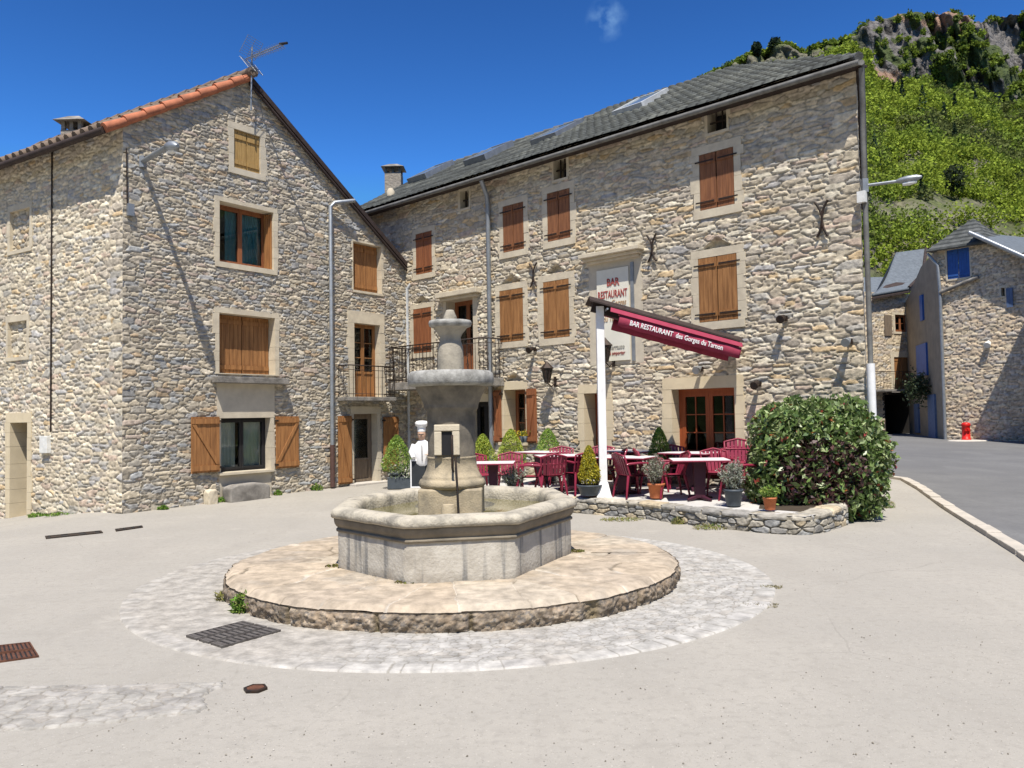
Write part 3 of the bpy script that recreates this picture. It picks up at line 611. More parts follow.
s_, z_ = WL.at(52, 152, .02); _, z2 = WL.at(48, 432, .02); pipe('cable', [WL.pt(s_, z_, .02), WL.pt(s_-.01, z2, .02)], .018, 'iron', HG, 6)
r = WL.rect((48.5, 436), (41, 453), .05); mb = MB(); WL.box(mb, r[0], r[1], r[2], r[3], -.02, .09); mb.build('letter_box', 'white_box', HG, bevel=.006)
s_, z_ = WL.at(130.5, 131, .03); pipe('cable', [WG.pt(.06, 7.55, .03), WG.pt(.08, 6.35, .03)], .014, 'iron', HG, 6)
mb = MB(); WG.box(mb, .07, .2, 6.15, 6.4, .01, .09); mb.build('junction_box', 'zinc', HG)

# street lamp on the gable front
def wall_lamp(name, base, head_, tip, label, m='zinc', rad=.035, hk=1.0):
    r = empty(name, tuple(base), label, 'street lamp', 'street lamps on wall arms'); b = Vector(base); h = Vector(head_); t = Vector(tip)
    mb = MB(); mb.tube([b+(h-b)*q for q in np.linspace(0, 1, 5)], rad, 8); mb.build('arm', m, r)
    d = (t-h); mb = MB(); pts = [h+d*q for q in (0, .15, .45, .8, 1)]; mb.tube(pts, [q*hk for q in (.04, .08, .105, .09, .03)], 10); mb.build('lamp_head', m, r)
    mb = MB(); mb.tube([h+d*q+Vector((0, 0, -.07)) for q in (.25, .5, .8)], [.05*hk, .07*hk, .04*hk], 10); mb.build('lamp_glass', 'white_box', r)
    n = Vector((0, 0, 1)); mb = MB(); mb.box(b.x-.05, b.x+.05, b.y-.05, b.y+.05, b.z-.12, b.z+.12); mb.build('bracket', m, r); return r
s_, z_ = WG.at(142, 162); A_ = np.array(WG.pt(s_, z_, .02)); Hh = A_+nG*.92+np.array([0, 0, .10]); Tp = A_+nG*1.36+np.array([0, 0, .04])
wall_lamp('street_lamp', A_, Hh, Tp, 'grey street lamp on a short arm near the top corner of the left house gable', rad=.055, hk=1.15)
# TV antenna
def antenna():
    s_, z_ = WG.at(250, 100, .1); base = np.array(WG.pt(s_, z_-.2, .1)); r = empty('television_antenna', tuple(base), 'metal television antenna with grid reflector on the peak of the left gable', 'antenna')
    mb = MB(); topz = GA[1]+.75; b = Vector(WG.pt(s_-.06, z_-.3, .22)); t = Vector(WG.pt(s_-.02, topz, .22)); mb.tube([b, t], .02, 6); mb.build('mast', 'zinc', r)
    bo = Vector(WG.pt(s_-.1, topz-.28, .22)); d = Vector((.86, -.35, .10)).normalized(); nn = Vector((-d.y, d.x, 0)).normalized(); up = Vector((0, 0, 1))
    mb = MB(); mb.tube([bo-d*.1, bo+d*1.0+up*.05], .014, 6); mb.tube([bo-d*.1-up*.04, bo+d*1.0], .01, 5)
    for k in range(12):
        c = bo+d*(.12+k*.075); mb.tube([c-nn*.13, c+nn*.13], .006, 5); mb.tube([c-nn*.09+up*.05, c+nn*.09-up*.05], .005, 4)
    mb.build('boom', 'zinc', r); mb = MB(); c = bo+d*1.0; mb.tube([c-d*.12+up*.06, c+d*.1+up*.02], .03, 6); mb.build('boom_cap', 'dark_frame', r)
    for sg in (1, -1):
        mb = MB()
        for k in range(9):
            q = k/8; c = bo+up*sg*(.05+q*.33)-d*(.06-.25*q)*1; mb.tube([c-nn*.26, c+nn*.26], .005, 4)
        for e in (-.26, 0, .26): mb.tube([bo+up*sg*.05-d*.06+nn*e, bo+up*sg*.38+d*.19+nn*e], .007, 4)
        mb.build('reflector', 'zinc', r)
antenna()

# ================================================================== RESTAURANT BUILDING
HF = empty('restaurant_building', tuple(KC[:2])+(0,), 'long three storey stone building with brown shutters and grey tiled roof housing the bar restaurant', 'building')
fh = []; notch = []
def cw_(TL, BR): return WF.rect(TL, BR)
for TL, BR, w, sh, nt_ in (((499.5, 291.2), (523.8, 340.5), .15, 'wood', 1), ((543.2, 282.4), (570, 336.6), .16, 'wood', 1), ((698, 259), (738.5, 319), .16, 'wood', 1),
                      ((502.8, 206.8), (524.3, 248.8), .15, 'wood_dark', 0), ((547, 193.8), (570.8, 237.5), .16, 'wood_dark', 0), ((699, 155.5), (735, 204), .17, 'wood_dark', 0),
                      ((413.3, 309.5), (431.8, 352), .13, 'wood_red', 1), ((415.8, 234.5), (432.3, 272), .14, 'wood_red', 0)):
    R, p = win(WF, HF, TL, BR, w, fh, depth=.3); closed_shutters(WF, R, p, -.02, sh)
    if nt_: notch.append(((R[0]+R[1])/2, R[3]+w+.02, .32, .2))
for TL, BR in (((460.3, 191.5), (469, 207)), ((553.5, 160.3), (566.7, 177)), ((707.3, 112), (726.8, 128.5))):
    R, p = win(WF, HF, TL, BR, (.06, .06, .08, .06), fh, depth=.4); mb = MB()
    for i in (1, 2): x = R[0]+(R[1]-R[0])*i/3; WF.box(mb, x-.012, x+.012, R[2], R[3], -.12, -.09)
    WF.box(mb, R[0], R[1], (R[2]+R[3])/2-.012, (R[2]+R[3])/2+.012, -.121, -.089); mb.build('window_bars', 'iron', p)
    mb = MB(); WF.box(mb, R[0]-.02, R[1]+.02, R[2]-.02, R[3]+.02, -.42, -.38); mb.build('pane', 'dark_frame', p)
# ground floor window with open shutters
R, p = win(WF, HF, (504, 390), (526.5, 442), (.1, .06, .2, .08), fh, m='trim_cream', depth=.5); glazed(WF, R, p, -.42, 2, 3, 'wood_red', .05, curt='curtain', gap=(.3, .7))
notch.append(((R[0]+R[1])/2, R[3]+.22, .3, .2))
a = WF.rect((496.3, 391), (503.5, 441)); open_shutter(WF, a[0]-.05, a[1]-.02, R[2]-.02, R[3], p, 'wood_red')
a = WF.rect((527.3, 389), (538.3, 441)); open_shutter(WF, a[0]+.01, a[1], R[2]-.02, R[3], p, 'wood_red', True)
fl = WF.rect((520, 432), (527, 441)); mb = MB(); WF.box(mb, R[0]-.1, R[1]+.1, R[2]-.08, R[2]-.01, -.1, .14); mb.build('sill', 'trim_cream', p)
# narrow door and wide glazed door
R, p = win(WF, HF, (584, 393.5), (607, 470), (.17, .17, .2, 0), fh, m='trim_cream', bottom=False, name='door_surround', depth=.55); R = (R[0], R[1], .35, R[3]); glazed(WF, R, p, -.42, 1, 4, 'door_red', .07, cols=2, glass='glass_dark')
R, p = win(WF, HF, (671.5, 389.5), (736.5, 465), (.22, .2, .24, 0), fh, m='trim_cream', bottom=False, name='door_surround', depth=.45); R = (R[0], R[1], .33, R[3]); glazed(WF, R, p, -.28, 2, 4, 'door_red', .08, cols=2, glass='glass_dark', panel=.12)
# balcony door, with a heavy stone hood above
R, p = win(WF, HF, (446, 301.5), (474, 372), (.12, .18, .1, 0), fh, m='trim', bottom=False, name='door_surround', depth=.45); glazed(WF, R, p, -.33, 2, 2, 'wood_red', .06, glass='glass_dark', panel=.35)
h = WF.rect((443, 293), (483, 282), .0); mb = MB(); z0_ = WF.at(463, 291.5, .2)[1]; WF.box(mb, R[0]-.22, R[1]+.32, z0_-.07, z0_+.07, -.1, .22); WF.box(mb, R[0]-.14, R[1]+.24, z0_-.15, z0_-.072, -.1, .12); mb.build('stone_hood', 'trim', p, bevel=.015)
s_a, z_a = WF.at(500.5, 376, .15); _, z_a = WF.at(490, 377, .75); s_l, _ = WF.at(404, 376, .75); _, z_r = WF.at(470, 338.6, .75)
balcony(WF, .12, s_a, z_a, .75, z_r-z_a, HF, 'weathered', 26, .2, True, 'iron')
# door under the balcony
R, p = win(WF, HF, (470, 402), (490, 470), (.16, .12, .2, 0), fh, m='trim', bottom=False, name='door_surround', depth=.4); R = (R[0], R[1], .2, R[3]); glazed(WF, R, p, -.25, 2, 2, 'dark_frame', .06, glass='glass_dark')
EO = .37; _, ZE = WF.at(620, 134.5, EO); ZE = float(ZE)
fh2 = list(fh)
# blind window with the sign
sg = WF.rect((597.3, 271.5), (631, 361)); sgo = (sg[0]-.15, sg[1]+.22, sg[2], sg[3]+.28)
mb = MB(); WF.box(mb, sgo[0]-.1, sgo[1]+.12, sg[2]-.05, sgo[3]+.05, -.2, .004); pn = mb.build('blind_window', 'plaster', HF)
mb = MB(); WF.box(mb, sgo[0]-.2, sgo[1]+.2, sgo[3]+.02, sgo[3]+.11, -.1, .26); WF.box(mb, sgo[0]-.14, sgo[1]+.14, sgo[3]-.05, sgo[3]+.018, -.1, .17); WF.box(mb, sgo[0]-.08, sgo[1]+.08, sgo[3]-.11, sgo[3]-.052, -.1, .1); mb.build('cornice', 'trim', pn, bevel=.01)
mb = MB(); WF.box(mb, sg[1]+.05, sg[1]+.13, sg[2], sg[3]+.08, .0, .03); mb.build('moulding', 'zinc', pn)
fh2.append((sgo[0]-.07, sgo[1]+.09, sg[2]-.03, sgo[3]+.03))
ov = 3.2
masonry('facade', WF, -ov, FLEN, -.2, ZE+.25, HF, fh2, None, .019, .33, .082, 23, cols=WARM, wts=WW, mortar=(.45, .40, .32), quoin=((FLEN, .55),), notches=notch, relief=.85, jw=.14)
# other walls
d2 = head(866); FR = WF.p0+WF.d*FLEN; dep = 8.6
def FP(s, z, b=0): p = KC+dF*s-nF*b; return (p[0], p[1], z)
rgt = lambda t, z: tuple((FR+d2*t)[:2])+(z,)
n2_ = np.array([d2[1], -d2[0], 0]); masonry('end_wall', Wall(FR, d2, n2_), 0, 10.5, -.2, ZE+.2, HF, (), None, .05, .36, .11, 33, cols=WARM, wts=WW, mortar=(.45, .40, .32), edge=(True, False))
quadp('rear_wall', [rgt(10.5, -.2), FP(-ov, -.2, dep), FP(-ov, ZE+.2, dep), rgt(10.5, ZE+.2)], 'gable_back', HF)
quadp('end_wall', [FP(-ov, -.2, dep), FP(-ov, -.2, 0), FP(-ov, ZE+.2, 0), FP(-ov, ZE+.2, dep)], 'gable_back', HF)
# roof: ribbed grey tiles
RD = 4.4
zr = WF.at(565, 127.5, -RD)[1]; rsL = WF.at(400, 178, -RD)[0]; rs_r = WF.at(733, 69, -RD)[0]
slope = (zr-ZE)/(RD+EO); SL = math.hypot(RD+EO, zr-ZE)
def roofpt(s, v, up=0):     # v 0..1 from eave to ridge
    o = EO-(RD+EO)*v; nz_ = np.array([slope*nF[0], slope*nF[1], 1.]); nz_ = nz_/np.linalg.norm(nz_); p = KC+dF*s+nF*o; return np.array([p[0], p[1], ZE+(zr-ZE)*v])+nz_*up
def main_roof():
    hipe = FLEN+.20
    ns = 760; nv = 220; S, Vv = np.meshgrid(np.linspace(-ov, hipe, ns), np.linspace(0, 1, nv)); dist = Vv*SL
    wob = .02*(fbm(S*.8, Vv*4, 3)-.5)*2
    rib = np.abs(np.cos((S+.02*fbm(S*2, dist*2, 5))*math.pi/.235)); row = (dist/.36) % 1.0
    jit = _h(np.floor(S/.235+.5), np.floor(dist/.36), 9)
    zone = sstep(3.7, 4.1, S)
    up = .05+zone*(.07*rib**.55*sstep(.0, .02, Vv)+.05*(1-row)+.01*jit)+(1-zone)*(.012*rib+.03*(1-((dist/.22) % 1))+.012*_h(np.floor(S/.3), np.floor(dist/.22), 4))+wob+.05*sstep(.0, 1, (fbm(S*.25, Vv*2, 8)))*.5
    nz_ = np.array([slope*nF[0], slope*nF[1], 1.]); nz_ /= np.linalg.norm(nz_)
    o = EO-(RD+EO)*Vv; P = KC+dF*S[..., None]+nF*o[..., None]; P[..., 2] = ZE+(zr-ZE)*Vv; P = P+nz_*up[..., None]
    sm = (S[:-1, :-1]+S[1:, 1:])/2; vm = (Vv[:-1, :-1]+Vv[1:, 1:])/2; keep = sm < hipe+(rs_r-hipe)*vm
    g_ = sstep(.12, .6, rib)*zone+(1-zone)*sstep(.0, .12, ((dist/.22) % 1))*(.75+.25*sstep(.1, .3, rib)); g_ = g_*(1-.9*zone*sstep(.62, .78, row))  # shadow gaps between ribs and below tile ends, painted dark into the colour
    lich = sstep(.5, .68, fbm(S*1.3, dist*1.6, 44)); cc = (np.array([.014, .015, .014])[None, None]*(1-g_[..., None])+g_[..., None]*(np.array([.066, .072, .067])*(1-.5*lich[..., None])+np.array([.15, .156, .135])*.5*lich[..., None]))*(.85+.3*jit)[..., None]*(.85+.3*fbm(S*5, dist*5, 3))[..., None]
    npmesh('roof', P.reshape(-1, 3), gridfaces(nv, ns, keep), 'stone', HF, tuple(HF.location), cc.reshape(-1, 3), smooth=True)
    e = MB()
    a, b, c, d = roofpt(-ov, 0), roofpt(hipe, 0), roofpt(rs_r, 1), roofpt(-ov, 1); t = np.array([0, 0, .05])
    e.hexa([a-t, b-t, c-t, d-t, a+t*.6, b+t*.6, c+t*.6, d+t*.6]); e.build('roof_underside', 'dark_board', HF)
    # hip end and rear slope
    cr = np.array(rgt(10.9, ZE)); crn = cr+dF*.2
    quadp('roof_hip', [tuple(b), tuple(crn), tuple(c)], 'slate_roof', HF)
    quadp('roof_rear', [tuple(c), tuple(crn), tuple(np.array(FP(-ov, ZE, dep+.4))), tuple(d)], 'slate_roof', HF)
    hb = MB()
    def cover(p, q, r):
        n = int(np.linalg.norm(np.array(q)-p)/.4)
        for k in range(n): A_ = p+(q-p)*k/n; B_ = p+(q-p)*((k+1.12)/n); hb.tube([A_+[0, 0, .03], B_], [r, r*.84], 8)
    cover(roofpt(-ov, 1, .03), roofpt(rs_r, 1, .03), .09); cover(roofpt(hipe, 0, .05), roofpt(rs_r, 1, .03), .085); hb.build('ridge_tiles', 'ridge_tile', HF)
    g = MB(); g.tube([roofpt(-ov, 0)+nF*.035+[0, 0, -.03], roofpt(hipe, 0)+nF*.035+[0, 0, -.03]], .055, 8); g.build('gutter', 'old_zinc', HF)
    g = MB(); g.tube([roofpt(hipe, 0)+dF*.03+[0, 0, -.03], crn+np.array([0, 0, -.03])], .05, 8); g.build('gutter', 'old_zinc', HF)
    # soffit boards
    m2 = MB(); a2 = np.array(FP(-ov, ZE-.06, -EO)); b2 = np.array(FP(hipe, ZE-.06, -EO)); m2.hexa([a2, b2, np.array(FP(hipe, ZE-.0, 0)), np.array(FP(-ov, ZE-.0, 0)), a2+[0, 0, .04], b2+[0, 0, .04], np.array(FP(hipe, ZE+.04, 0)), np.array(FP(-ov, ZE+.04, 0))]); m2.build('soffit', 'dark_board', HF)
    m2 = MB(); m2.hexa([tuple(FR-[0, 0, 0]+np.array([0, 0, ZE-.08])), tuple(b+[0, 0, -.1]), tuple(crn+[0, 0, -.1]), rgt(10.5, ZE-.08), tuple(FR+np.array([0, 0, ZE-.04])), tuple(b+[0, 0, -.06]), tuple(crn+[0, 0, -.06]), rgt(10.5, ZE-.04)]); m2.build('soffit', 'dark_board', HF)
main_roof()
def roof_hit(x, y):
    R_ = RAY(x, y); a = roofpt(0, 0); n = np.cross(roofpt(1, 0)-a, roofpt(0, 1)-a); t = ((a-CAM)@n)/(R_@n); q = CAM+R_*t; return (q-KC)@dF, (EO-(q-KC)@nF)/(RD+EO)
for (x, y) in ((433, 177), (491, 159), (560, 138.5), (643, 110)):
    s_, v_ = roof_hit(x, y); hw = .45; hv = .72/SL; fr = MB(); lift = .16
    def rb(m_, s0, s1, v0, v1, u0, u1): m_.hexa([roofpt(s0, v0, u0), roofpt(s1, v0, u0), roofpt(s1, v1, u0), roofpt(s0, v1, u0), roofpt(s0, v0, u1), roofpt(s1, v0, u1), roofpt(s1, v1, u1), roofpt(s0, v1, u1)])
    for (a, b, c, d) in ((s_-hw, s_+hw, v_-hv, v_-hv+.08/SL), (s_-hw, s_+hw, v_+hv-.08/SL, v_+hv), (s_-hw, s_-hw+.07, v_-hv+.08/SL, v_+hv-.08/SL), (s_+hw-.07, s_+hw, v_-hv+.08/SL, v_+hv-.08/SL)): rb(fr, a, b, c, d, .05, .27)
    f_ = fr.build('roof_window', 'pale_metal' if x > 600 else 'zinc', HF); gl = MB(); rb(gl, s_-hw+.06, s_+hw-.06, v_-hv+.07/SL, v_+hv-.07/SL, .23, .25); gl.build('pane', 'sky_glass', f_)
s_, v_ = roof_hit(394, 186); q = roofpt(s_, v_); chimney('chimney', q, .30, q[2]-.6, q[2]+.42, HF, 'gable_back')
s_, v_ = roof_hit(392, 198); q = roofpt(s_, v_, .1); mb = MB(); mb.lathe([(.12, -.05), (.13, .1), (.07, .2)], q, 10); mb.build('roof_vent', 'trim', HF)
sp, zt = WF.at(487.5, 190, .1); pipe('downpipe', [WF.pt(sp+.05, ZE-.08, EO), WF.pt(sp+.02, ZE-.45, .14), WF.pt(sp, ZE-.7, .1), WF.pt(sp, .3, .1)], .06, 'zinc', HF)
sp = FLEN+.10; pipe('downpipe', [WF.pt(sp+.10, ZE-.1, .3), WF.pt(sp+.03, ZE-.75, .1), WF.pt(sp, ZE-1.2, .04), WF.pt(sp, 2.7, .04)], .045, 'old_zinc', HF)
pipe('downpipe_shoe', [WF.pt(sp, 2.7, .04), WF.pt(sp, .05, .04)], .07, 'white_paint', HF)
mb = MB(); WF.box(mb, FLEN+.0, FLEN+.14, 5.55, 5.75, .06, .16); mb.build('junction_box', 'white_box', HF)
# iron wall anchors
for x, y, hh in ((533.5, 275, .29), (652, 248, .29), (822, 219, .33)):
    s_, z_ = WF.at(x, y, .04); mb = MB()
    for sg_ in (1, -1):
        mb.tube([WF.pt(s_+sg_*t*t*.12, z_+t*hh, .05) for t in np.linspace(0, 1, 7)], .022, 6); mb.tube([WF.pt(s_+sg_*t*t*.1, z_-t*hh, .05) for t in np.linspace(0, 1, 7)], .022, 6)
    mb.build('wall_anchor', 'iron', HF)
# restaurant sign
def text_mesh(body, size, bold=0.0, ext=.004):
    cu = bpy.data.curves.new('t', 'FONT'); cu.body = body; cu.size = size; cu.extrude = ext; cu.offset = bold; cu.align_x = 'CENTER'; cu.resolution_u = 2
    o = bpy.data.objects.new('t', cu); COL.objects.link(o); dg = bpy.context.evaluated_depsgraph_get(); dg.update(); me = bpy.data.meshes.new_from_object(o.evaluated_get(dg)); bpy.data.objects.remove(o); return me
def place_text(body, size, org, dx, dy, m, parent, name='lettering', bold=0, width=None, shear=0):
    me = text_mesh(body, size, bold); xs = [v.co.x for v in me.vertices]; k = width/(max(xs)-min(xs)) if width else 1; dn = np.cross(dx, dy); root = np.array(parent_root(parent).location)
    for v in me.vertices:
        p = np.array(org)+dx*(v.co.x*k+shear*v.co.y)+dy*v.co.y+dn*v.co.z-root; v.co = p
    me.materials.append(M[m]); o = bpy.data.objects.new(name, me); link(o, parent); return o
zc = np.array([0, 0, 1.]); cs = (sg[0]+sg[1])/2; w_ = sg[1]-sg[0]
SG = empty('restaurant_sign', WF.pt(cs, sg[2], .02), 'cream panel reading BAR RESTAURANT in red on the facade behind the awning post', 'sign')
mb = MB(); WF.box(mb, sg[0], sg[1], sg[2]+.03, sg[3], .006, .035); mb.build('panel', 'sign_panel', SG)
def signline(b, y, sz, m, wd=None, dx=0, bold=.004, x=None, sh=0):
    z = WF.at(615, y)[1]; place_text(b, sz, WF.pt(cs+dx, z, .042), WF.d, zc, m, SG, bold=bold, width=wd, shear=sh)
signline('BAR', 285.5, .24, 'sign_red', .34, .02, .005); signline('RESTAURANT', 297.5, .24, 'sign_red', w_*.92, 0, .003)
signline('des Gorges', 306, .2, 'sign_tan', w_*.72, .05, .002, sh=.15); signline('du Tarnon', 321, .2, 'sign_tan', w_*.6, .0, .002, sh=.15); signline('Terrasse', 349, .14, 'sign_grey', w_*.5, .08, .002, sh=.2)
signline('Plats à emporter', 355, .12, 'sign_red', w_*.7, .0, .0, sh=.15)

# ================================================================== wall lights on the facade
def lantern(name, W, x, y, sz, label, group=None):
    s_, z_ = W.at(x, y, .18*sz); b = W.pt(s_, z_, 0); r = empty(name, b, label, 'lantern', group); c = np.array(W.pt(s_, z_, .2*sz))
    mb = MB(); mb.tube([W.pt(s_, z_-.12*sz, .0), W.pt(s_, z_-.2*sz, .1*sz), W.pt(s_, z_-.14*sz, .2*sz)], .014, 6); W.box(mb, s_-.04, s_+.04, z_-.2*sz, z_-.04*sz, -.02, .02); mb.build('bracket', 'iron', r)
    mb = MB(); mb.lathe([(.045*sz, -.14*sz), (.09*sz, .08*sz), (.11*sz, .09*sz), (.03*sz, .17*sz), (.01*sz, .2*sz)], c, 6, False)
    mb.build('lantern_cage', 'iron', r); mb = MB(); mb.lathe([(.05*sz, -.11*sz), (.088*sz, .06*sz)], c+np.array([0, 0, -.0]), 6, False, .5); mb.build('lantern_glass', 'glass', r); return r
lantern('wall_lantern', WF, 548, 374, 1.5, 'black iron lantern on the facade beside the small window with open shutters')
lantern('wall_lantern', WF, 606, 352, 1.6, 'black iron lantern just behind the top of the white awning post')
def spot(x, y, label, m='zinc'):
    s_, z_ = WF.at(x, y, .12); r = empty('wall_spotlight', WF.pt(s_, z_, 0), label, 'spotlight', None)
    mb = MB(); WF.box(mb, s_-.04, s_+.04, z_-.05, z_+.05, -.01, .03); mb.tube([WF.pt(s_, z_, .0), WF.pt(s_, z_-.01, .12)], .015, 6); mb.build('bracket', 'iron', r)
    mb = MB(); mb.tube([WF.pt(s_, z_+.03, .08), WF.pt(s_, z_-.02, .2), WF.pt(s_, z_-.04, .26)], [.04, .075, .08], 10); mb.build('spot_head', m, r)
spot(699, 369, 'small grey spotlight above the wide glazed door'); spot(848, 341, 'small pale spotlight on the facade low near the right corner'); spot(783, 318, 'dark spotlight with a hood on the bare wall above the round bush', 'iron')
spot(532, 349, 'dark small fitting on the facade above the window with open shutters', 'iron'); spot(757, 384, 'small dark fitting just right of the wide glazed door', 'iron')
# street lamp on the right corner
b = np.array(WF.pt(FLEN+.1, WF.at(862, 187)[1], .05)); e_ = b+np.array([.95, -.05, .16]); t_ = b+np.array([.95, -.05, .16])
L1 = RAY(896, 181.5); L2 = RAY(922, 176.5); h1 = CAM+L1*(b[1]-.25)/L1[1]; h2 = CAM+L2*(b[1]-.45)/L2[1]
wall_lamp('street_lamp', b, h1, h2, 'grey street lamp with a long thin arm on the right corner of the restaurant building', rad=.028, hk=.6)

# ================================================================== AWNING
def awning():
    P1 = CAM+RAY(597, 309)*(15.62/RAY(597, 309)[1]); P2s, P2z = WF.at(738, 345, .22); P2 = np.array(WF.pt(P2s, P2z, .22)); pb = gnd(603.5, 496, .32)
    r = empty('awning', (pb[0], pb[1], .3), 'burgundy awning with a lettered valance under a dark cover, on one white post', 'awning'); pt = np.array([pb[0]-.0, pb[1], P1[2]]); P1 = np.array([pb[0], pb[1], P1[2]])
    mb = MB(); mb.box(pb[0]-.075, pb[0]+.075, pb[1]-.075, pb[1]+.075, .3, P1[2]+.02); mb.lathe([(.2, 0), (.2, .02), (.12, .28), (.09, .3)], (pb[0], pb[1], .3), 4, False, math.pi/4); mb.build('post', 'white_paint', r, bevel=.008)
    d = (P2-P1); Ln = np.linalg.norm(d); d = d/Ln; hd_ = np.array([d[0], d[1], 0]); hd_ /= np.linalg.norm(hd_); n = np.array([hd_[1], -hd_[0], 0])   # towards the camera side
    if n[1] > 0: n = -n
    up = np.cross(n, d); up = up if up[2] > 0 else -up; B0 = P1-d*.25; B1 = P2+d*.0
    def bar(m_, a, b, o0, o1, u0, u1, oo0=None, oo1=None):
        m_.hexa([a+n*o0+up*u0, b+n*o0+up*u0, b+n*o1+up*u0, a+n*o1+up*u0, a+n*(oo0 if oo0 is not None else o0)+up*u1, b+n*(oo0 if oo0 is not None else o0)+up*u1, b+n*(oo1 if oo1 is not None else o1)+up*u1, a+n*(oo1 if oo1 is not None else o1)+up*u1])
    mb = MB(); bar(mb, B0-d*.05, B1, .0, .34, .10, .12, 0.0, .0); bar(mb, B0-d*.05, B1, .0, -.34, .10, .12, 0.0, .0)
    mb = MB(); w = .30
    mb.hexa([B0+n*w+up*.02, B1+n*w+up*.02, B1+up*.13, B0+up*.13, B0+n*w+up*.05, B1+n*w+up*.05, B1+up*.165, B0+up*.165])
    mb.hexa([B0-n*w+up*.02, B1-n*w+up*.02, B1+up*.129, B0+up*.129, B0-n*w+up*.05, B1-n*w+up*.05, B1+up*.166, B0+up*.166]); mb.build('cover', 'dark_board', r)
    mb = MB(); bar(mb, B0+d*.1, B1, -.05, .05, -.12, .07); mb.build('beam', 'dark_board', r)
    for sg_ in (1, -1):
        mb = MB(); a = B0+d*.62; c = B1-d*.02
        mb.tube([a+n*sg_*.12+up*-.03, c+n*sg_*.12+up*-.03], .05, 10); mb.build('fabric_roll', 'awning_cloth', r)
        mb = MB(); A0_ = a-d*.2; mb.hexa([A0_+n*sg_*.29+up*-.0, c+n*sg_*.29+up*-.0, c+n*sg_*.36+up*-.085, A0_+n*sg_*.36+up*-.085, A0_+n*sg_*.29+up*.012, c+n*sg_*.29+up*.012, c+n*sg_*.372+up*-.08, A0_+n*sg_*.372+up*-.08]); mb.build('front_bar', 'awning_cloth', r)
        N = 60; vs = []
        for k in range(N+1):
            t = k/N; q = a+(c-a)*t; o = sg_*(.335+.004*math.sin(k*.5)); vs += [q+n*o+up*-.09, q+n*(o+sg_*.008)+up*(-.19), q+n*(o+.0)+up*(-.31-.003*math.sin(k*.7))]
        mb = MB(); mb.add(vs, [(3*k+j, 3*k+3+j, 3*k+4+j, 3*k+1+j) for k in range(N) for j in (0, 1)], True); v = mb.build('valance', 'awning_cloth', r)
        md = v.modifiers.new('s', 'SOLIDIFY'); md.thickness = .004
        if sg_ == 1:
            place_text('BAR RESTAURANT  des Gorges du Tarnon', .135, a+(c-a)*.47+n*.358+up*-.235, d, up, 'white_paint', v, 'lettering', .002, width=np.linalg.norm(c-a)*.76)
    mb = MB()
    for t in (.12, .9):
        q = B0+(B1-B0)*t; mb.tube([q+n*.28+up*-.03, q-n*.28+up*-.03], .02, 6)
    mb.build('folding_arm', 'zinc', r)
awning()

# ================================================================== TERRACE
TE = [(4.75, 12.45), (4.42, 12.22), (3.85, 12.55), (3.1, 13.35), (2.29, 14.5), (1.18, 15.45), (.2, 15.8), (-.9, 16.1)]
def terz(x, y):
    x = np.asarray(x, float); y = np.asarray(y, float); o = (KC[0]-x)*-nF[0]*-1+(KC[1]-y)*-nF[1]*-1   # distance in front of the facade
    dist = (x-KC[0])*nF[0]+(y-KC[1])*nF[1]
    return .40-.045*np.clip(dist, 0, 2.6)-.03*np.clip(1.2-x, 0, 2.5)
fl_poly = TE+[(-1.9, 18.0), tuple(FP(1.55, 0, -.01)[:2]), tuple(FP(FLEN-.05, 0, -.01)[:2]), (6.1, 13.85), (5.4, 13.3)]
sheet('terrace_floor', fl_poly, 'terrace_floor', .0, fn=terz, kind='structure')
sheet('soil_bed', [(4.0, 13.15), (4.5, 12.66), (4.95, 12.85), (5.5, 13.3), (6.0, 13.75), (6.1, 14.1), (5.2, 15.0), (4.4, 14.3)], 'soil', .006, fn=terz, kind='structure')
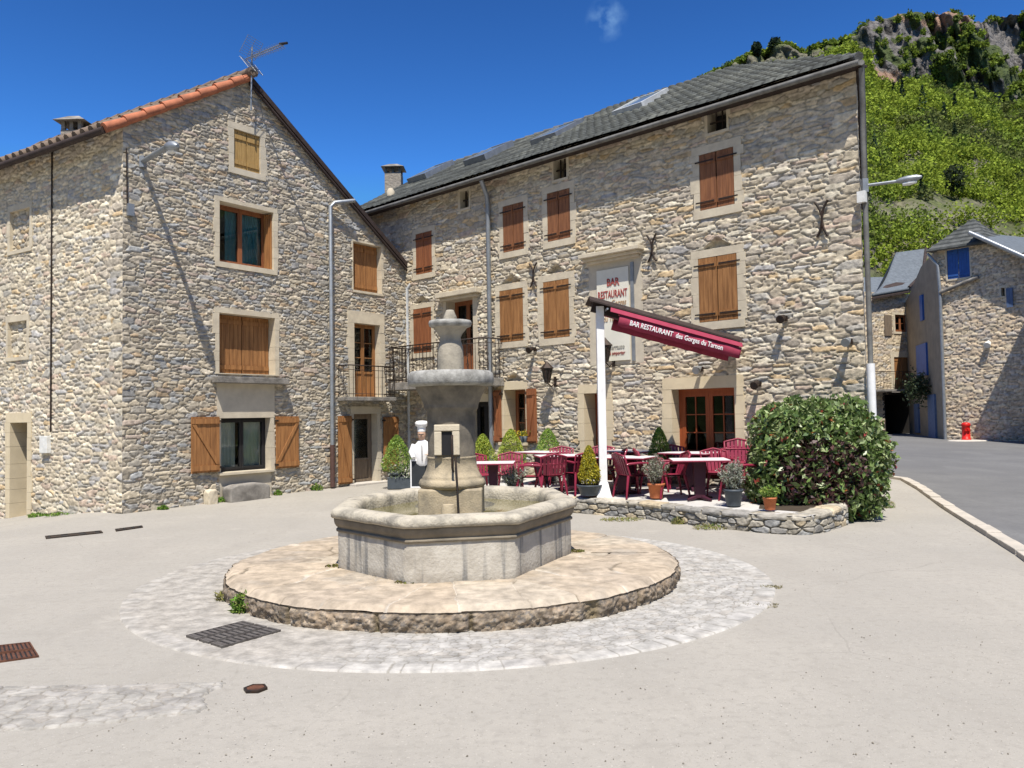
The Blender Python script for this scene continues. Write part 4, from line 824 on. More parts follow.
def terrace_wall():
    r = empty('terrace_wall', (TE[2][0], TE[2][1], 0), 'low rough stone retaining wall with flat coping along the terrace edge', 'wall')
    pts = [(5.5, 13.3), (5.25, 13.0), (4.95, 12.66)]+TE[:6]+[(.2, 15.8)]; acc = [0]
    for a, b in zip(pts[:-1], pts[1:]): acc.append(acc[-1]+math.dist(a, b))
    res = .014; n = int(acc[-1]/res); T = np.linspace(0, acc[-1], n); X = np.interp(T, acc, [p[0] for p in pts]); Y = np.interp(T, acc, [p[1] for p in pts])
    k = np.ones(25)/25; X[12:-12] = np.convolve(X, k, 'valid'); Y[12:-12] = np.convolve(Y, k, 'valid')
    tx = np.gradient(X); ty = np.gradient(Y); l = np.hypot(tx, ty); nx, ny = ty/l, -tx/l
    nx, ny = -nx, -ny
    if (ny[n//2] > 0): nx, ny = -nx, -ny
    top = terz(X, Y)-.0
    nz_ = 34; Z = np.linspace(0, 1, nz_)
    S, Q = np.meshgrid(T, Z); H_ = top[None, :]*0+(top[None, :]-(-.05)); ZZ = -.05+Q*(H_-.0)
    e, A, B, U, V = stones(S+2, ZZ+5, .23, .10, 91, .015); kk = sstep(.02, .15, e); h = -.018+kk*(.028+.022*B)+.014*(fbm(S*18, ZZ*18, 4)-.5)*2
    cap = Q > .80; e2, A2, B2, _, _ = stones(S+9, S*0+.1, .36, .4, 95, .0); kc = sstep(.02, .1, e2); h = np.where(cap, -.01+kc*.04+.012*(fbm(S*14, ZZ*14, 6)-.5)*2, h); A = np.where(cap, A2, A); B = np.where(cap, B2, B); kk = np.where(cap, kc, kk)
    edge = sstep(.93, 1, Q); h = h-edge*.03
    c = pal(A, B, [(.36, .33, .27), (.31, .29, .25), (.28, .28, .27), (.42, .35, .24), (.25, .24, .22)], [4, 3, 3, 2, 2])*kk[..., None]+np.array([.24, .215, .165])*(1-kk[..., None])
    c = c*(.7+.6*fbm(S*6, ZZ*8, 17))[..., None]
    P = np.stack([X[None]+nx[None]*h, Y[None]+ny[None]*h, ZZ], -1)
    # coping top surface going inward
    rows = [P[i] for i in range(nz_)]; cols = [c[i] for i in range(nz_)]
    for j, q in enumerate(np.linspace(.02, .34, 9)):
        hb = h[-1]-q; zz = ZZ[-1]+.012+.01*(fbm(T*9, T*0+q*9, 5)-.5)*2-(.05*max(0, (q-.30))/.04); rows.append(np.stack([X+nx*hb, Y+ny*hb, zz-(0 if kc[-1].any() else 0)], -1)); cols.append(np.clip(c[-1]*1.05, 0, .6))
    P = np.concatenate([np.array(rows)]).reshape(-1, 3); C_ = np.array(cols).reshape(-1, 3)
    npmesh('wall_face', P, gridfaces(nz_+9, n)[:, ::-1], 'stone', r, tuple(r.location), C_)
terrace_wall()

# ================================================================== FOUNTAIN
PL = empty('fountain_plinth', (FC[0], FC[1], 0), 'wide round step of cream flagstones with a rough stone edge under the fountain basin', 'stone platform')
def plinth():
    NT = 1400
    def rad(T): return RP+.035*(fbm(T*6+50, T*0, 31)-.5)*2+.02*(vnoise(T*40+300, T*0, 5)-.5)
    def zf(T, R):
        X = R*np.cos(T); Y = R*np.sin(T); rn = R/RP; R2 = rn*rad(T)
        e = flag(X, Y, T, R)[0]; k = sstep(.01, .06, e)
        z = .235+.008*(fbm(X*1.2, Y*1.2, 5)-.5)*2-.014*(1-k)-.05*sstep(.955, 1, rn)**2+.004*(fbm(X*20, Y*20, 3)-.5)+.010*(flag(X, Y, T, R)[2]-.5); return z, R2
    cache = {}
    def flag(X, Y, T, R):
        key = X.shape
        if key not in cache:
            rb = np.where(R > 1.0, 1., 0); e1, A1, B1, _, _ = stones(T*2.3+9+.0*R, (R-.3)*.9, .50, 1.15, 61, .05); e2, A2, B2, _, _ = stones(X+20, Y+20, .75, .42, 62, .03)
            er = np.minimum(e1*1.5, np.abs(R-.9)*3); cache[key] = (np.where(rb > 0, er, e2), np.where(rb > 0, A1, A2), np.where(rb > 0, B1, B2))
        return cache[key]
    def cf(T, R):
        X = R*np.cos(T); Y = R*np.sin(T); e, A, B = flag(X, Y, T, R); k = sstep(.01, .055, e)[..., None]; c = pal(A, B*.35+.35, [(.60, .495, .37), (.57, .475, .36), (.61, .525, .41), (.54, .45, .345)], [3, 3, 2, 2])*1.0
        c = c*(.82+.36*fbm(X*3.5, Y*3.5, 5))[..., None]; g = sstep(.55, .75, fbm(X*2+9, Y*2, 25))[..., None]*.5; c = (c*(1-g)+np.array([.40, .37, .32])*g)*.66; return c*k+(np.array([.17, .14, .10])+np.array([.27, .26, .24])*sstep(.45, .6, fbm(X*1.5, Y*1.5, 77))[..., None])*(1-k)
    polar('flagstones', 1.05, RP, NT, 'cobble', zf, cf, res=.02, origin=(FC[0], FC[1], 0), parent=PL)
    T, Q = np.meshgrid(np.linspace(0, 2*math.pi, NT), np.linspace(0, 1, 22)); e1, A1, B1, U, V = stones(T*2.3+9, Q*0+.5, .62, 1.0, 61, .0); k = sstep(.0, .06, e1)
    rough = fbm(T*24, Q*3, 9)*.5+fbm(T*80, Q*7, 19)*.6
    z = .188*Q+(-.02)*(1-Q); R2 = rad(T)+(.01+.08*rough-.05*(1-k)-.03*(1-Q))*np.sin(np.clip(Q*.92+.06, 0, 1)*math.pi)**.5*1.0-.02
    R2 = R2+(.02)*(Q > .97); c = pal(np.clip((fbm(T*45, Q*6, 3)-.5)*2+.5, 0, 1), B1, [(.26, .20, .14), (.22, .18, .14), (.31, .25, .18), (.17, .15, .13)], [3, 3, 2, 2])*(.3+1.4*fbm(T*60, Q*8, 2))[..., None]
    c = c*k[..., None]+np.array([.20, .16, .10])*(1-k[..., None])
    P = np.stack([FC[0]+R2*np.cos(T), FC[1]+R2*np.sin(T), z], -1); npmesh('edge_stones', P.reshape(-1, 3), gridfaces(22, NT), 'stone', PL, (FC[0], FC[1], 0), c.reshape(-1, 3))
plinth()
FO = empty('fountain', (-.70, 9.75, .23), 'old stone fountain with octagonal basin and round tiered column in the middle of the square', 'fountain')
RV = [(-2.03, 8.93), (-1.10, 7.95), (.05, 8.19), (.75, 9.65), (.58, 10.95), (-.28, 11.55), (-1.5, 11.35), (-2.13, 10.2)]
def inset(pv, d):
    n = len(pv); out_ = []
    for i in range(n):
        a, b, c = Vector(pv[i-1]), Vector(pv[i]), Vector(pv[(i+1) % n]); e1 = (b-a).normalized(); e2 = (c-b).normalized(); n1 = Vector((-e1.y, e1.x)); n2 = Vector((-e2.y, e2.x)); bi = (n1+n2); bi = bi/(bi.dot(n1)); out_.append(b+bi*d)
    return out_
def basin():
    def shell(name, prof, m, sub=16, amp=.006, seed=1, arris=True):
        rings = []
        for (d, z) in prof:
            pv = inset(RV, d); ring = []
            for i in range(8):
                for t in range(sub):
                    p = pv[i]*(1-t/sub)+pv[(i+1) % 8]*(t/sub); ring.append((p.x, p.y, z))
            rings.append(ring)
        A_ = np.array(rings); N = 8*sub; ang = np.arange(N)[None, :]*.35; zz = A_[..., 2]
        ns_ = (fbm(ang+A_[..., 0]*0, zz*9+np.arange(len(prof))[:, None]*.8, seed)-.5)*2*amp; c = np.array([-.68, 9.75]); dr = A_[..., :2]-c; dr /= np.linalg.norm(dr, axis=-1, keepdims=True); A_[..., :2] += dr*ns_[..., None]; A_[..., 2] += (fbm(ang*1.3+40, zz*5, seed+3)-.5)*amp
        idx = np.arange(len(prof)*N).reshape(len(prof), N); idx = np.concatenate([idx, idx[:, :1]], 1); f = np.stack([idx[:-1, :-1], idx[:-1, 1:], idx[1:, 1:], idx[1:, :-1]], -1).reshape(-1, 4)
        return npmesh(name, A_.reshape(-1, 3), f, m, FO, tuple(FO.location), smooth=False)
    w = shell('basin_wall', [(.075, .215), (.07, .23), (.07, .35), (.07, .48), (.07, .60), (.072, .64)], 'basin_face', 16, .004, 3)
    shell('moulding', [(.12, .632), (.052, .64), (.048, .668), (.066, .674), (.066, .684), (.050, .70), (.034, .73), (.026, .765), (.024, .792), (.12, .80)], 'moulding_stone', 16, .005, 9)
    lp = shell('basin_rim', [(.10, .782), (.012, .788), (-.004, .80), (-.012, .825), (-.008, .852), (.008, .876), (.04, .893), (.09, .902), (.16, .903), (.215, .893), (.25, .865), (.262, .82), (.265, .76), (.265, .40)], 'rim_stone', 18, .010, 7)
    bm_me = lp.data
    for p in bm_me.polygons: p.use_smooth = True
    iv = inset(RV, .262); mb = MB(); mb.add([(p.x, p.y, .735) for p in iv], [tuple(range(8))]); mb.build('water', 'water', FO)
    mb = MB(); mb.add([(p.x, p.y, .42) for p in iv], [tuple(range(8))]); mb.build('basin_floor', 'weathered', FO)
def basin_face_mat():
    m = mat('basin_face', (.50, .47, .41), .9, (.36, .33, .28), 5, .6, 30, dist=.012, ramp=(.4, .7)); n = m.node_tree.nodes; l = m.node_tree.links.new; b = n['Principled BSDF']
    t = n.new('ShaderNodeTexCoord'); mp = n.new('ShaderNodeMapping'); mp.inputs['Scale'].default_value = (7.5, 7.5, .6); l(t.outputs['Object'], mp.inputs[0]); z = n.new('ShaderNodeTexNoise'); z.inputs['Scale'].default_value = 1.0; z.inputs['Detail'].default_value = 6; l(mp.outputs[0], z.inputs['Vector'])
    r = n.new('ShaderNodeMapRange'); r.inputs[1].default_value = .52; r.inputs[2].default_value = .62; r.inputs[4].default_value = .85; l(z.outputs[0], r.inputs[0]); x = n.new('ShaderNodeMix'); x.data_type = 'RGBA'; x.inputs[7].default_value = (.19, .19, .185, 1)
    src = b.inputs['Base Color'].links[0].from_socket; l(r.outputs[0], x.inputs[0]); l(src, x.inputs[6]); l(x.outputs[2], b.inputs['Base Color'])
basin_face_mat(); basin()
def column():
    c = (-.745, 9.75, 0)
    mb = MB(); mb.box(c[0]-.375, c[0]+.375, c[1]-.38, c[1]+.38, .42, 1.045); o = mb.build('pedestal', 'base_stone', FO, bevel=.02)
    mb = MB(); mb.lathe([(.40, 1.04), (.43, 1.06), (.435, 1.10), (.415, 1.14), (.385, 1.155), (.39, 1.17), (.37, 1.19), (.345, 1.24), (.325, 1.30), (.318, 1.39), (.325, 1.40), (.318, 1.415)], c, 40, sx=.93); mb.build('column_base', 'base_stone', FO)
    mb = MB(); mb.lathe([(.315, 1.415), (.318, 1.6), (.322, 1.8), (.325, 1.96), (.355, 1.985), (.362, 2.01), (.364, 2.03), (.368, 2.045), (.385, 2.08), (.42, 2.16), (.46, 2.22), (.475, 2.26)], c, 40, sx=.91); sh = mb.build('shaft', 'column_stone', FO)
    mb = MB(); mb.lathe([(.47, 2.255), (.545, 2.27), (.56, 2.30), (.565, 2.36), (.555, 2.41), (.52, 2.44), (.2, 2.45)], c, 40, sx=.93); mb.build('upper_bowl', 'lichen_cap', FO)
    mb = MB(); mb.lathe([(.17, 2.44), (.168, 2.6), (.16, 2.74), (.14, 2.80), (.135, 2.86), (.155, 2.90), (.20, 2.955), (.225, 2.985)], c, 32, sx=.95); mb.build('upper_column', 'fountain_stone', FO)
    mb = MB(); mb.lathe([(.22, 2.98), (.255, 2.995), (.265, 3.03), (.255, 3.06), (.1, 3.075)], c, 32); mb.build('cap', 'lichen_cap', FO)
    mb = MB(); mb.lathe([(.085, 3.07), (.08, 3.11), (.055, 3.17), (.045, 3.195), (.01, 3.2)], c, 14); mb.build('finial', 'fountain_stone', FO)
    # niche: a dark mouth framed by a stone block in front of the shaft
    y0 = c[1]-.325; x0 = c[0]-.03
    mb = MB(); mb.box(x0-.15, x0-.062, y0-.03, y0+.1, 1.44, 1.72); mb.box(x0+.062, x0+.15, y0-.03, y0+.1, 1.44, 1.72); mb.box(x0-.15, x0+.15, y0-.03, y0+.1, 1.722, 1.80); n_ = mb.build('niche_surround', 'trim', FO, bevel=.01)
    mb = MB(); mb.box(x0-.06, x0+.06, y0-.004, y0+.05, 1.44, 1.72); mb.build('niche_recess', 'dark_frame', n_)
    mb = MB(); mb.tube([(x0+.06, y0+.0, 1.66), (x0+.07, y0-.12, 1.67), (x0+.07, y0-.15, 1.62), (x0+.07, y0-.14, 1.3), (x0+.08, y0-.12, 1.25)], .014, 7)
    mb.build('spout', 'iron', FO); mb = MB(); mb.tube([(x0+.10, y0-.06, 1.42), (x0+.12, y0-.14, 1.15), (x0+.14, y0-.2, .74)], .013, 7); mb.build('water_pipe', 'iron', FO)
    mb = MB(); mb.lathe([(.09, .5), (.09, .82), (.07, .88)], (c[0]-.01, c[1]-.47, 0), 10); mb.build('foot_stone', 'base_stone', FO)
column()

# ================================================================== leaves
def leafcloud(name, C_, size, cols, wts, m, parent=None, origin=(0, 0, 0), seed=1, asp=.5, outward=None, ofac=.6, kind=None, shape='leaf', cvar=.35):
    g = np.random.default_rng(seed); n = len(C_); a = g.normal(size=(n, 3))
    if outward is not None: a = a*(1-ofac)+outward*ofac
    a /= np.linalg.norm(a, axis=1, keepdims=True)+1e-9; b = g.normal(size=(n, 3)); u = np.cross(a, b); u /= np.linalg.norm(u, axis=1, keepdims=True)+1e-9; v = np.cross(a, u)
    sz = size*(.6+.8*g.random(n))[:, None] if np.isscalar(size) else size[:, None]*(.7+.6*g.random(n))[:, None]
    P = np.stack([C_-u*sz, C_+v*sz*asp+a*sz*.12, C_+u*sz, C_-v*sz*asp+a*sz*.12], 1).reshape(-1, 3); f = np.arange(4*n).reshape(n, 4)
    col = np.array(cols)[g.choice(len(cols), n, p=np.array(wts)/sum(wts))] if not callable(cols) else cols(C_, g); col = col*(1-cvar/2+cvar*g.random(n))[:, None]
    return npmesh(name, P, f, m, parent, origin, np.repeat(col, 4, 0), smooth=False, kind=kind)
# round bush
def bush():
    c = np.array([5.30, 13.98, 0]); r = empty('photinia_bush', tuple(c), 'large rounded green bush with reddish leaves at the right end of the terrace', 'bush'); g = np.random.default_rng(3)
    ax = dF*.55+np.array([.45, .03, 0]); ax = np.array([.985, .17, 0]); ay = np.array([-.17, .985, 0])
    def surf(n, inner):
        d = g.normal(size=(n, 3)); d /= np.linalg.norm(d, axis=1, keepdims=True)
        k = (np.abs(d[:, 0])**3.2+np.abs(d[:, 1])**3.2+np.abs(d[:, 2])**3.2)**(-1/3.2)
        lump = .98+.17*(fbm(d[:, 0]*3.2+9, d[:, 2]*3.2+d[:, 1]*2+9, 5)-.5)*2+.13*(fbm(d[:, 0]*8+9, d[:, 2]*8+d[:, 1]*5+9, 8)-.5)*2
        rr = (1-inner*g.random(n)**1.6)*lump; q = d*k[:, None]*rr[:, None]; W3 = np.array([1.18, .74, 1.12])
        return c+ax*(q[:, :1]*W3[0])+ay*(q[:, 1:2]*W3[1])+np.array([0, 0, 1.])*(.98+q[:, 2:3]*W3[2]), ax*(d[:, :1])+ay*d[:, 1:2]+np.array([0, 0, 1.])*d[:, 2:3]
    P, D = surf(20000, .36); k = P[:, 2] > .04; P = P[k]; D = D[k]
    X = (P-c)@ax
    def colf(C_, g2):
        n = len(C_); base = np.array([(.13, .20, .055), (.18, .25, .08), (.08, .135, .04), (.32, .38, .18)])[g2.choice(4, n, p=[.33, .3, .17, .2])]
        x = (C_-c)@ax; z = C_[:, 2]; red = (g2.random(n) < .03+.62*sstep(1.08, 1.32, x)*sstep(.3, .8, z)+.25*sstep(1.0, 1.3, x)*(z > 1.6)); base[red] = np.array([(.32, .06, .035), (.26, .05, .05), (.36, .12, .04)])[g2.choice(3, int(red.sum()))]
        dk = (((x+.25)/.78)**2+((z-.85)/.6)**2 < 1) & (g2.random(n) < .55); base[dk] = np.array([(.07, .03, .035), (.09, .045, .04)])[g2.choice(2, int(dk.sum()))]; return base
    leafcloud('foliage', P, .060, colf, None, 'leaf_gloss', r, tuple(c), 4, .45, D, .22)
    mb = MB()
    for i in range(9): a = i*.7; mb.tube([(c[0]+.5*math.cos(a), c[1]+.2*math.sin(a), .0), (c[0]+.8*math.cos(a), c[1]+.35*math.sin(a), .7), (c[0]+1.0*math.cos(a), c[1]+.45*math.sin(a), 1.5)], [.035, .025, .01], 6)
    mb.build('stems', 'bark', r)
bush()
YG = [(.36, .42, .05), (.26, .35, .04), (.45, .48, .07), (.14, .22, .03)]
GG = [(.17, .30, .05), (.11, .21, .035), (.26, .38, .06), (.34, .42, .08)]
def pot(mb, x, y, z, r, h, sq=False, n=18):
    if sq: mb.lathe([(r*1.2, 0), (r*1.4, h*.92), (r*1.48, h*.92), (r*1.48, h), (r*1.3, h), (r*1.28, h-.03)], (x, y, z), 4, False, math.pi/4)
    else: mb.lathe([(r*.72, 0), (r*.93, h*.84), (r*1.02, h*.84), (r*1.04, h), (r*.92, h), (r*.9, h-.03)], (x, y, z), n)
def potted(name, x, y, z, pr, ph, pm, ptype, hgt, wid, cols, label, cat, seed, n=1800, sq=False, group=None, size=.022, bowl=False):
    r = empty(name, (x, y, z), label, cat, group); mb = MB(); pot(mb, x, y, z, pr, ph, sq); mb.build('pot', pm, r)
    mb = MB(); mb.lathe([(pr*.85, 0), (pr*.85, .015)], (x, y, z+ph-.03), 12); mb.build('soil', 'soil', r); g = np.random.default_rng(seed)
    if ptype == 'cone':
        n = int(n*1.9); t = g.random(n)**.85; a = g.random(n)*6.283; prof = np.where(t < .2, .75+.25*t/.2, (1-(t-.2)/.8)**.62); lump = 1+.22*(fbm(np.cos(a)*2+5+t*3, np.sin(a)*2+5+t*4, seed)-.5)*2
        rr = wid*prof*lump*(1-.45*g.random(n)**2)+.01; C_ = np.stack([x+rr*np.cos(a), y+rr*np.sin(a), z+ph+.02+t*hgt], 1); D = np.stack([np.cos(a), np.sin(a), .6+0*a], 1)
        leafcloud('foliage', C_, size, cols, [3, 3, 2, 2], 'leaf', r, (x, y, z), seed, .35, D, .4); mb = MB(); mb.tube([(x, y, z+ph-.02), (x, y, z+ph+hgt*.8)], [.025, .008], 6); mb.build('stem', 'bark', r)
    else:   # wispy lavender like tufts
        k = max(20, n//22); mb = MB(); C = []
        for i in range(k):
            a = g.random()*6.283; sp_ = g.random()**.7*wid; b = Vector((x+.3*sp_*math.cos(a), y+.3*sp_*math.sin(a), z+ph-.02)); hh = hgt*(.6+.5*g.random())*(1-.35*sp_/wid); t_ = Vector((x+sp_*math.cos(a), y+sp_*math.sin(a), z+ph+hh)); mid = (b+t_)/2+Vector((0, 0, hh*.12)); mb.tube([b, mid, t_], .0035, 4, False)
            for q in range(22): s_ = g.random()**.8; p_ = (b*(1-s_)**2+mid*2*s_*(1-s_)+t_*s_**2); C.append([p_.x+g.normal()*.018, p_.y+g.normal()*.018, p_.z+g.normal()*.012])
        mb.build('stem', 'bark', r); leafcloud('foliage', np.array(C), size, cols, [3, 3, 2, 2], 'leaf', r, (x, y, z), seed, .22)
    return r
def on(px, Y): return (px-512)/FPX*Y
tz = lambda x, y: float(terz(x, y))
potted('potted_conifer', 1.45, 15.38, .345, .24, .2, 'pot_grey', 'cone', .72, .2, [(.42, .36, .02), (.34, .30, .02), (.50, .43, .03), (.20, .22, .03)], 'yellow conifer in a low grey bowl at the foot of the white awning post', 'potted plant', 11, 2600)
potted('potted_conifer', on(658, 16.55), 16.55, .39, .2, .3, 'terracotta', 'cone', .88, .27, GG, 'bright green conifer beside the wide glazed door of the restaurant', 'potted plant', 12, 2600)
potted('potted_conifer', on(547, 18.55), 18.55, tz(.8, 18.5), .22, .34, 'pot_grey', 'cone', .85, .34, GG, 'round green conifer right of the small window with open shutters', 'potted plant', 13, 2400)
potted('potted_conifer', on(510, 18.9), 18.9, tz(0, 18.9), .22, .3, 'pot_grey', 'cone', .92, .36, YG, 'yellow green conifer in front of the left open shutter of the small facade window', 'potted plant', 14, 2600)
potted('potted_conifer', on(482, 19.0), 19.0, tz(-.7, 19), .22, .3, 'pot_grey', 'cone', .85, .34, YG, 'olive green conifer just right of the fountain column', 'potted plant', 15, 2400)
potted('potted_conifer', on(396, 20.3), 20.3, .1, .24, .4, 'pot_grey', 'cone', .92, .40, GG, 'bright green conifer in a dark tub beside the house door with glass', 'potted plant', 16, 3000)
GRY = [(.34, .36, .30), (.26, .30, .24), (.42, .42, .38), (.22, .27, .17)]
potted('potted_lavender', 2.62, 14.78, .335, .16, .27, 'terracotta', 'wisp', .52, .28, [(.36, .33, .27), (.28, .30, .22), (.40, .36, .34), (.24, .27, .17)], 'grey leaved plant in a terracotta pot on the terrace wall', 'potted plant', 21, 1600, size=.03)
potted('potted_lavender', 3.68, 13.48, .32, .16, .28, 'pot_grey', 'wisp', .55, .27, GRY, 'silvery wispy plant in a dark grey pot under the front table', 'potted plant', 22, 1500, size=.028)
potted('potted_lavender', on(512, 15.0), 15.9, .27, .16, .2, 'pot_grey', 'wisp', .45, .3, GRY, 'silvery plant behind the fountain basin in front of the leftmost table', 'potted plant', 23, 1700, size=.03)
potted('potted_plant', 4.08, 12.82, .325, .11, .2, 'terracotta', 'wisp', .2, .16, GG, 'small terracotta pot of green leaves beside the large bush', 'potted plant', 24, 900, size=.03)
# planter trough with pale flowers, left of the fountain
def trough():
    x, y = on(411, 20.2), 20.2; r = empty('flower_trough', (x, y, .1), 'black trough of pale flowers between the conifer tub and the chef figure', 'planter'); mb = MB(); mb.box(x-.6, x+.55, y-.16, y+.16, .1, .4); mb.build('trough', 'pot_grey', r, bevel=.01)
    g = np.random.default_rng(8); n = 1500; C_ = np.stack([x+(g.random(n)-.5)*1.15, y+(g.random(n)-.5)*.4, .38+g.random(n)**1.5*.33], 1); leafcloud('foliage', C_, .03, [(.45, .46, .42), (.28, .34, .2), (.14, .22, .07), (.55, .5, .5)], [2, 3, 2, 1], 'leaf', r, (x, y, .1), 8, .4)
trough()
def flowerbox():
    s_, z_ = WF.at(524, 437, .08); r = empty('window_flower_pot', WF.pt(s_, z_-.14, .06), 'small dark pot of yellow flowers on the sill of the small facade window', 'flower pot'); c = np.array(WF.pt(s_, z_, .06)); mb = MB(); mb.lathe([(.08, -.14), (.13, .02), (.11, .02)], c, 12); mb.build('pot', 'pot_grey', r)
    g = np.random.default_rng(9); leafcloud('flowers', c+np.array([0, 0, .08])+g.normal(size=(350, 3))*np.array([.09, .07, .04]), .025, [(.55, .42, .03), (.12, .2, .04)], [2, 1], 'leaf', r, tuple(r.location), 3)
flowerbox()

# ================================================================== TERRACE FURNITURE
def make_chair():
    r = empty('terrace_chair', (0, 0, 0), 'x', 'chair', 'burgundy plastic chairs on the terrace')
    def b(mb, n): return mb.build(n, 'burgundy', r, origin=(0, 0, 0))
    # seat: dished sheet; chair faces +y, back at -y
    n = 10; vs = []; fs = []
    for k, dz in ((0, 0), (1, -.022)):
        for j in range(n+1):
            for i in range(n+1):
                u = i/n*2-1; v = j/n; w = .235-.03*(1-v); vs.append((u*w, -.22+v*.44, .425-.02*(1-u*u)*(1-(2*v-1)**2)+(-.02*(v > .9))+dz))
    m1 = (n+1)**2
    for j in range(n):
        for i in range(n): a = j*(n+1)+i; fs.append((a, a+1, a+n+2, a+n+1)); fs.append((m1+a, m1+a+n+1, m1+a+n+2, m1+a+1))
    mb = MB(); mb.add(vs, fs, True); mb.tube([(-.235, .22, .41), (0, .235, .40), (.235, .22, .41)], .018, 6); b(mb, 'seat')
    def bk(u, t): return (u*(.235+.02*t), -.22-.13*t+.05*u*u*0+.03*u*u, .43+.40*t-.05*u*u*(t > .9))
    mb = MB(); mb.tube([bk(-1, 0), bk(-1, .5), bk(-1, .9), bk(-.7, 1.0), bk(0, 1.04), bk(.7, 1.0), bk(1, .9), bk(1, .5), bk(1, 0)], .02, 6)
    for q in np.linspace(-.72, .72, 6):
        for s in (-1,):
            w = .028; pts = [Vector(bk(q, t)) for t in (.0, .35, .7, .98)]
            for p0, p1 in zip(pts[:-1], pts[1:]): mb.hexa([p0+Vector((-w, -.006, 0)), p0+Vector((w, -.006, 0)), p0+Vector((w, .006, 0)), p0+Vector((-w, .006, 0)), p1+Vector((-w, -.006, 0)), p1+Vector((w, -.006, 0)), p1+Vector((w, .006, 0)), p1+Vector((-w, .006, 0))])
    mb.tube([bk(-1, .55), bk(0, .55), bk(1, .55)], .015, 5); b(mb, 'backrest')
    for sx in (-1, 1):
        mb = MB(); mb.tube([(sx*.215, .2, .42), (sx*.26, .24, .2), (sx*.28, .265, 0)], [.03, .024, .018], 6); b(mb, 'leg')
        mb = MB(); mb.tube([(sx*.21, -.21, .42), (sx*.25, -.26, .2), (sx*.27, -.29, 0)], [.03, .024, .018], 6); b(mb, 'leg')
        mb = MB(); mb.tube([(sx*.25, .19, .42), (sx*.285, .2, .58), (sx*.285, .16, .645), (sx*.28, 0, .655), (sx*.265, -.2, .645), (sx*.245, -.27, .63)], [.022, .02, .026, .026, .024, .02], 6); b(mb, 'armrest')
    return r
def make_table():
    r = empty('terrace_table', (0, 0, 0), 'x', 'table', 'white topped burgundy tables on the terrace')
    mb = MB(); mb.box(-.6, .6, -.4, .4, .70, .725); e = mb.build('table_rim', 'burgundy', r, origin=(0, 0, 0), bevel=.008)
    mb = MB(); mb.box(-.585, .585, -.385, .385, .7255, .735); mb.build('table_top', 'table_top', r, origin=(0, 0, 0))
    mb = MB(); mb.hexa([(-.1, -.1, .05), (.1, -.1, .05), (.1, .1, .05), (-.1, .1, .05), (-.13, -.13, .7), (.13, -.13, .7), (.13, .13, .7), (-.13, .13, .7)]); mb.build('pedestal', 'table_dark', r, origin=(0, 0, 0))
    mb = MB()
    for a in range(4): c, s = math.cos(a*math.pi/2+.6), math.sin(a*math.pi/2+.6); mb.tube([(0, 0, .07), (c*.34, s*.34, .02)], [.05, .025], 6)
    mb.build('foot', 'table_dark', r, origin=(0, 0, 0)); return r
ch0 = make_chair(); regkids(ch0); tb0 = make_table(); regkids(tb0); used = {'c': 0, 't': 0}
def chair(px, Y, rz, label, dz=0):
    o = ch0 if not used['c'] else copy_tree(ch0); used['c'] += 1; x = on(px, Y); o.location = (x, Y, tz(x, Y)+dz); o.rotation_euler = (0, 0, math.radians(rz)); o['label'] = label; return o
def table(px, Y, rz, label, sx=1, dz=0):
    o = tb0 if not used['t'] else copy_tree(tb0); used['t'] += 1; x = on(px, Y); o.location = (x, Y, tz(x, Y)+dz); o.rotation_euler = (0, 0, math.radians(rz)); o.scale = (sx, 1, 1); o['label'] = label; return o
table(697, 14.45, -6, 'front table with a broad dark pedestal, nearest the wide glazed door', .85)
table(622, 15.6, -30, 'table directly right of the white awning post, in the front row', .95)
table(628, 16.95, -43, 'table against the facade behind the one right of the white post', .9)
table(572, 16.55, 8, 'long table left of the white awning post', 1.3)
table(540, 18.0, -43, 'table against the facade below the small window with open shutters', .8)
table(492, 15.95, -3, 'leftmost table, behind the right side of the fountain basin', .72)
table(690, 15.85, -43, 'table against the facade in front of the wide glazed door', .9)
chair(578, 16.0, 25, 'chair with its back to the square, just left of the yellow conifer bowl')
chair(631, 15.2, -70, 'chair right behind the terracotta pot, facing right')
chair(668, 14.95, 95, 'chair at the left end of the front table nearest the glazed door')
chair(735, 15.35, 160, 'chair tipped up on another one beside the large bush', .14)
chair(737, 14.0, 100, 'chair squeezed between the front table and the large bush')
chair(716, 15.0, 180, 'chair behind the front table, facing the square')
chair(529, 16.0, 80, 'chair at the right end of the leftmost table')
chair(549, 16.0, 10, 'chair in front of the long table, left one')
chair(508, 16.9, 175, 'chair behind the leftmost table')
chair(600, 17.1, 170, 'chair behind the long table, near the narrow door')
chair(608, 16.4, 90, 'chair hidden half behind the white awning post')
chair(560, 17.4, 175, 'chair between the long table and the round green conifer')
chair(650, 15.9, -90, 'chair between the two facade side tables')
chair(478, 17.2, 200, 'chair half hidden by the fountain column base')
chair(676, 16.3, 190, 'chair with its back to the glazed door')
chair(735, 15.35, 170, 'lower chair of the pair stacked beside the large bush')

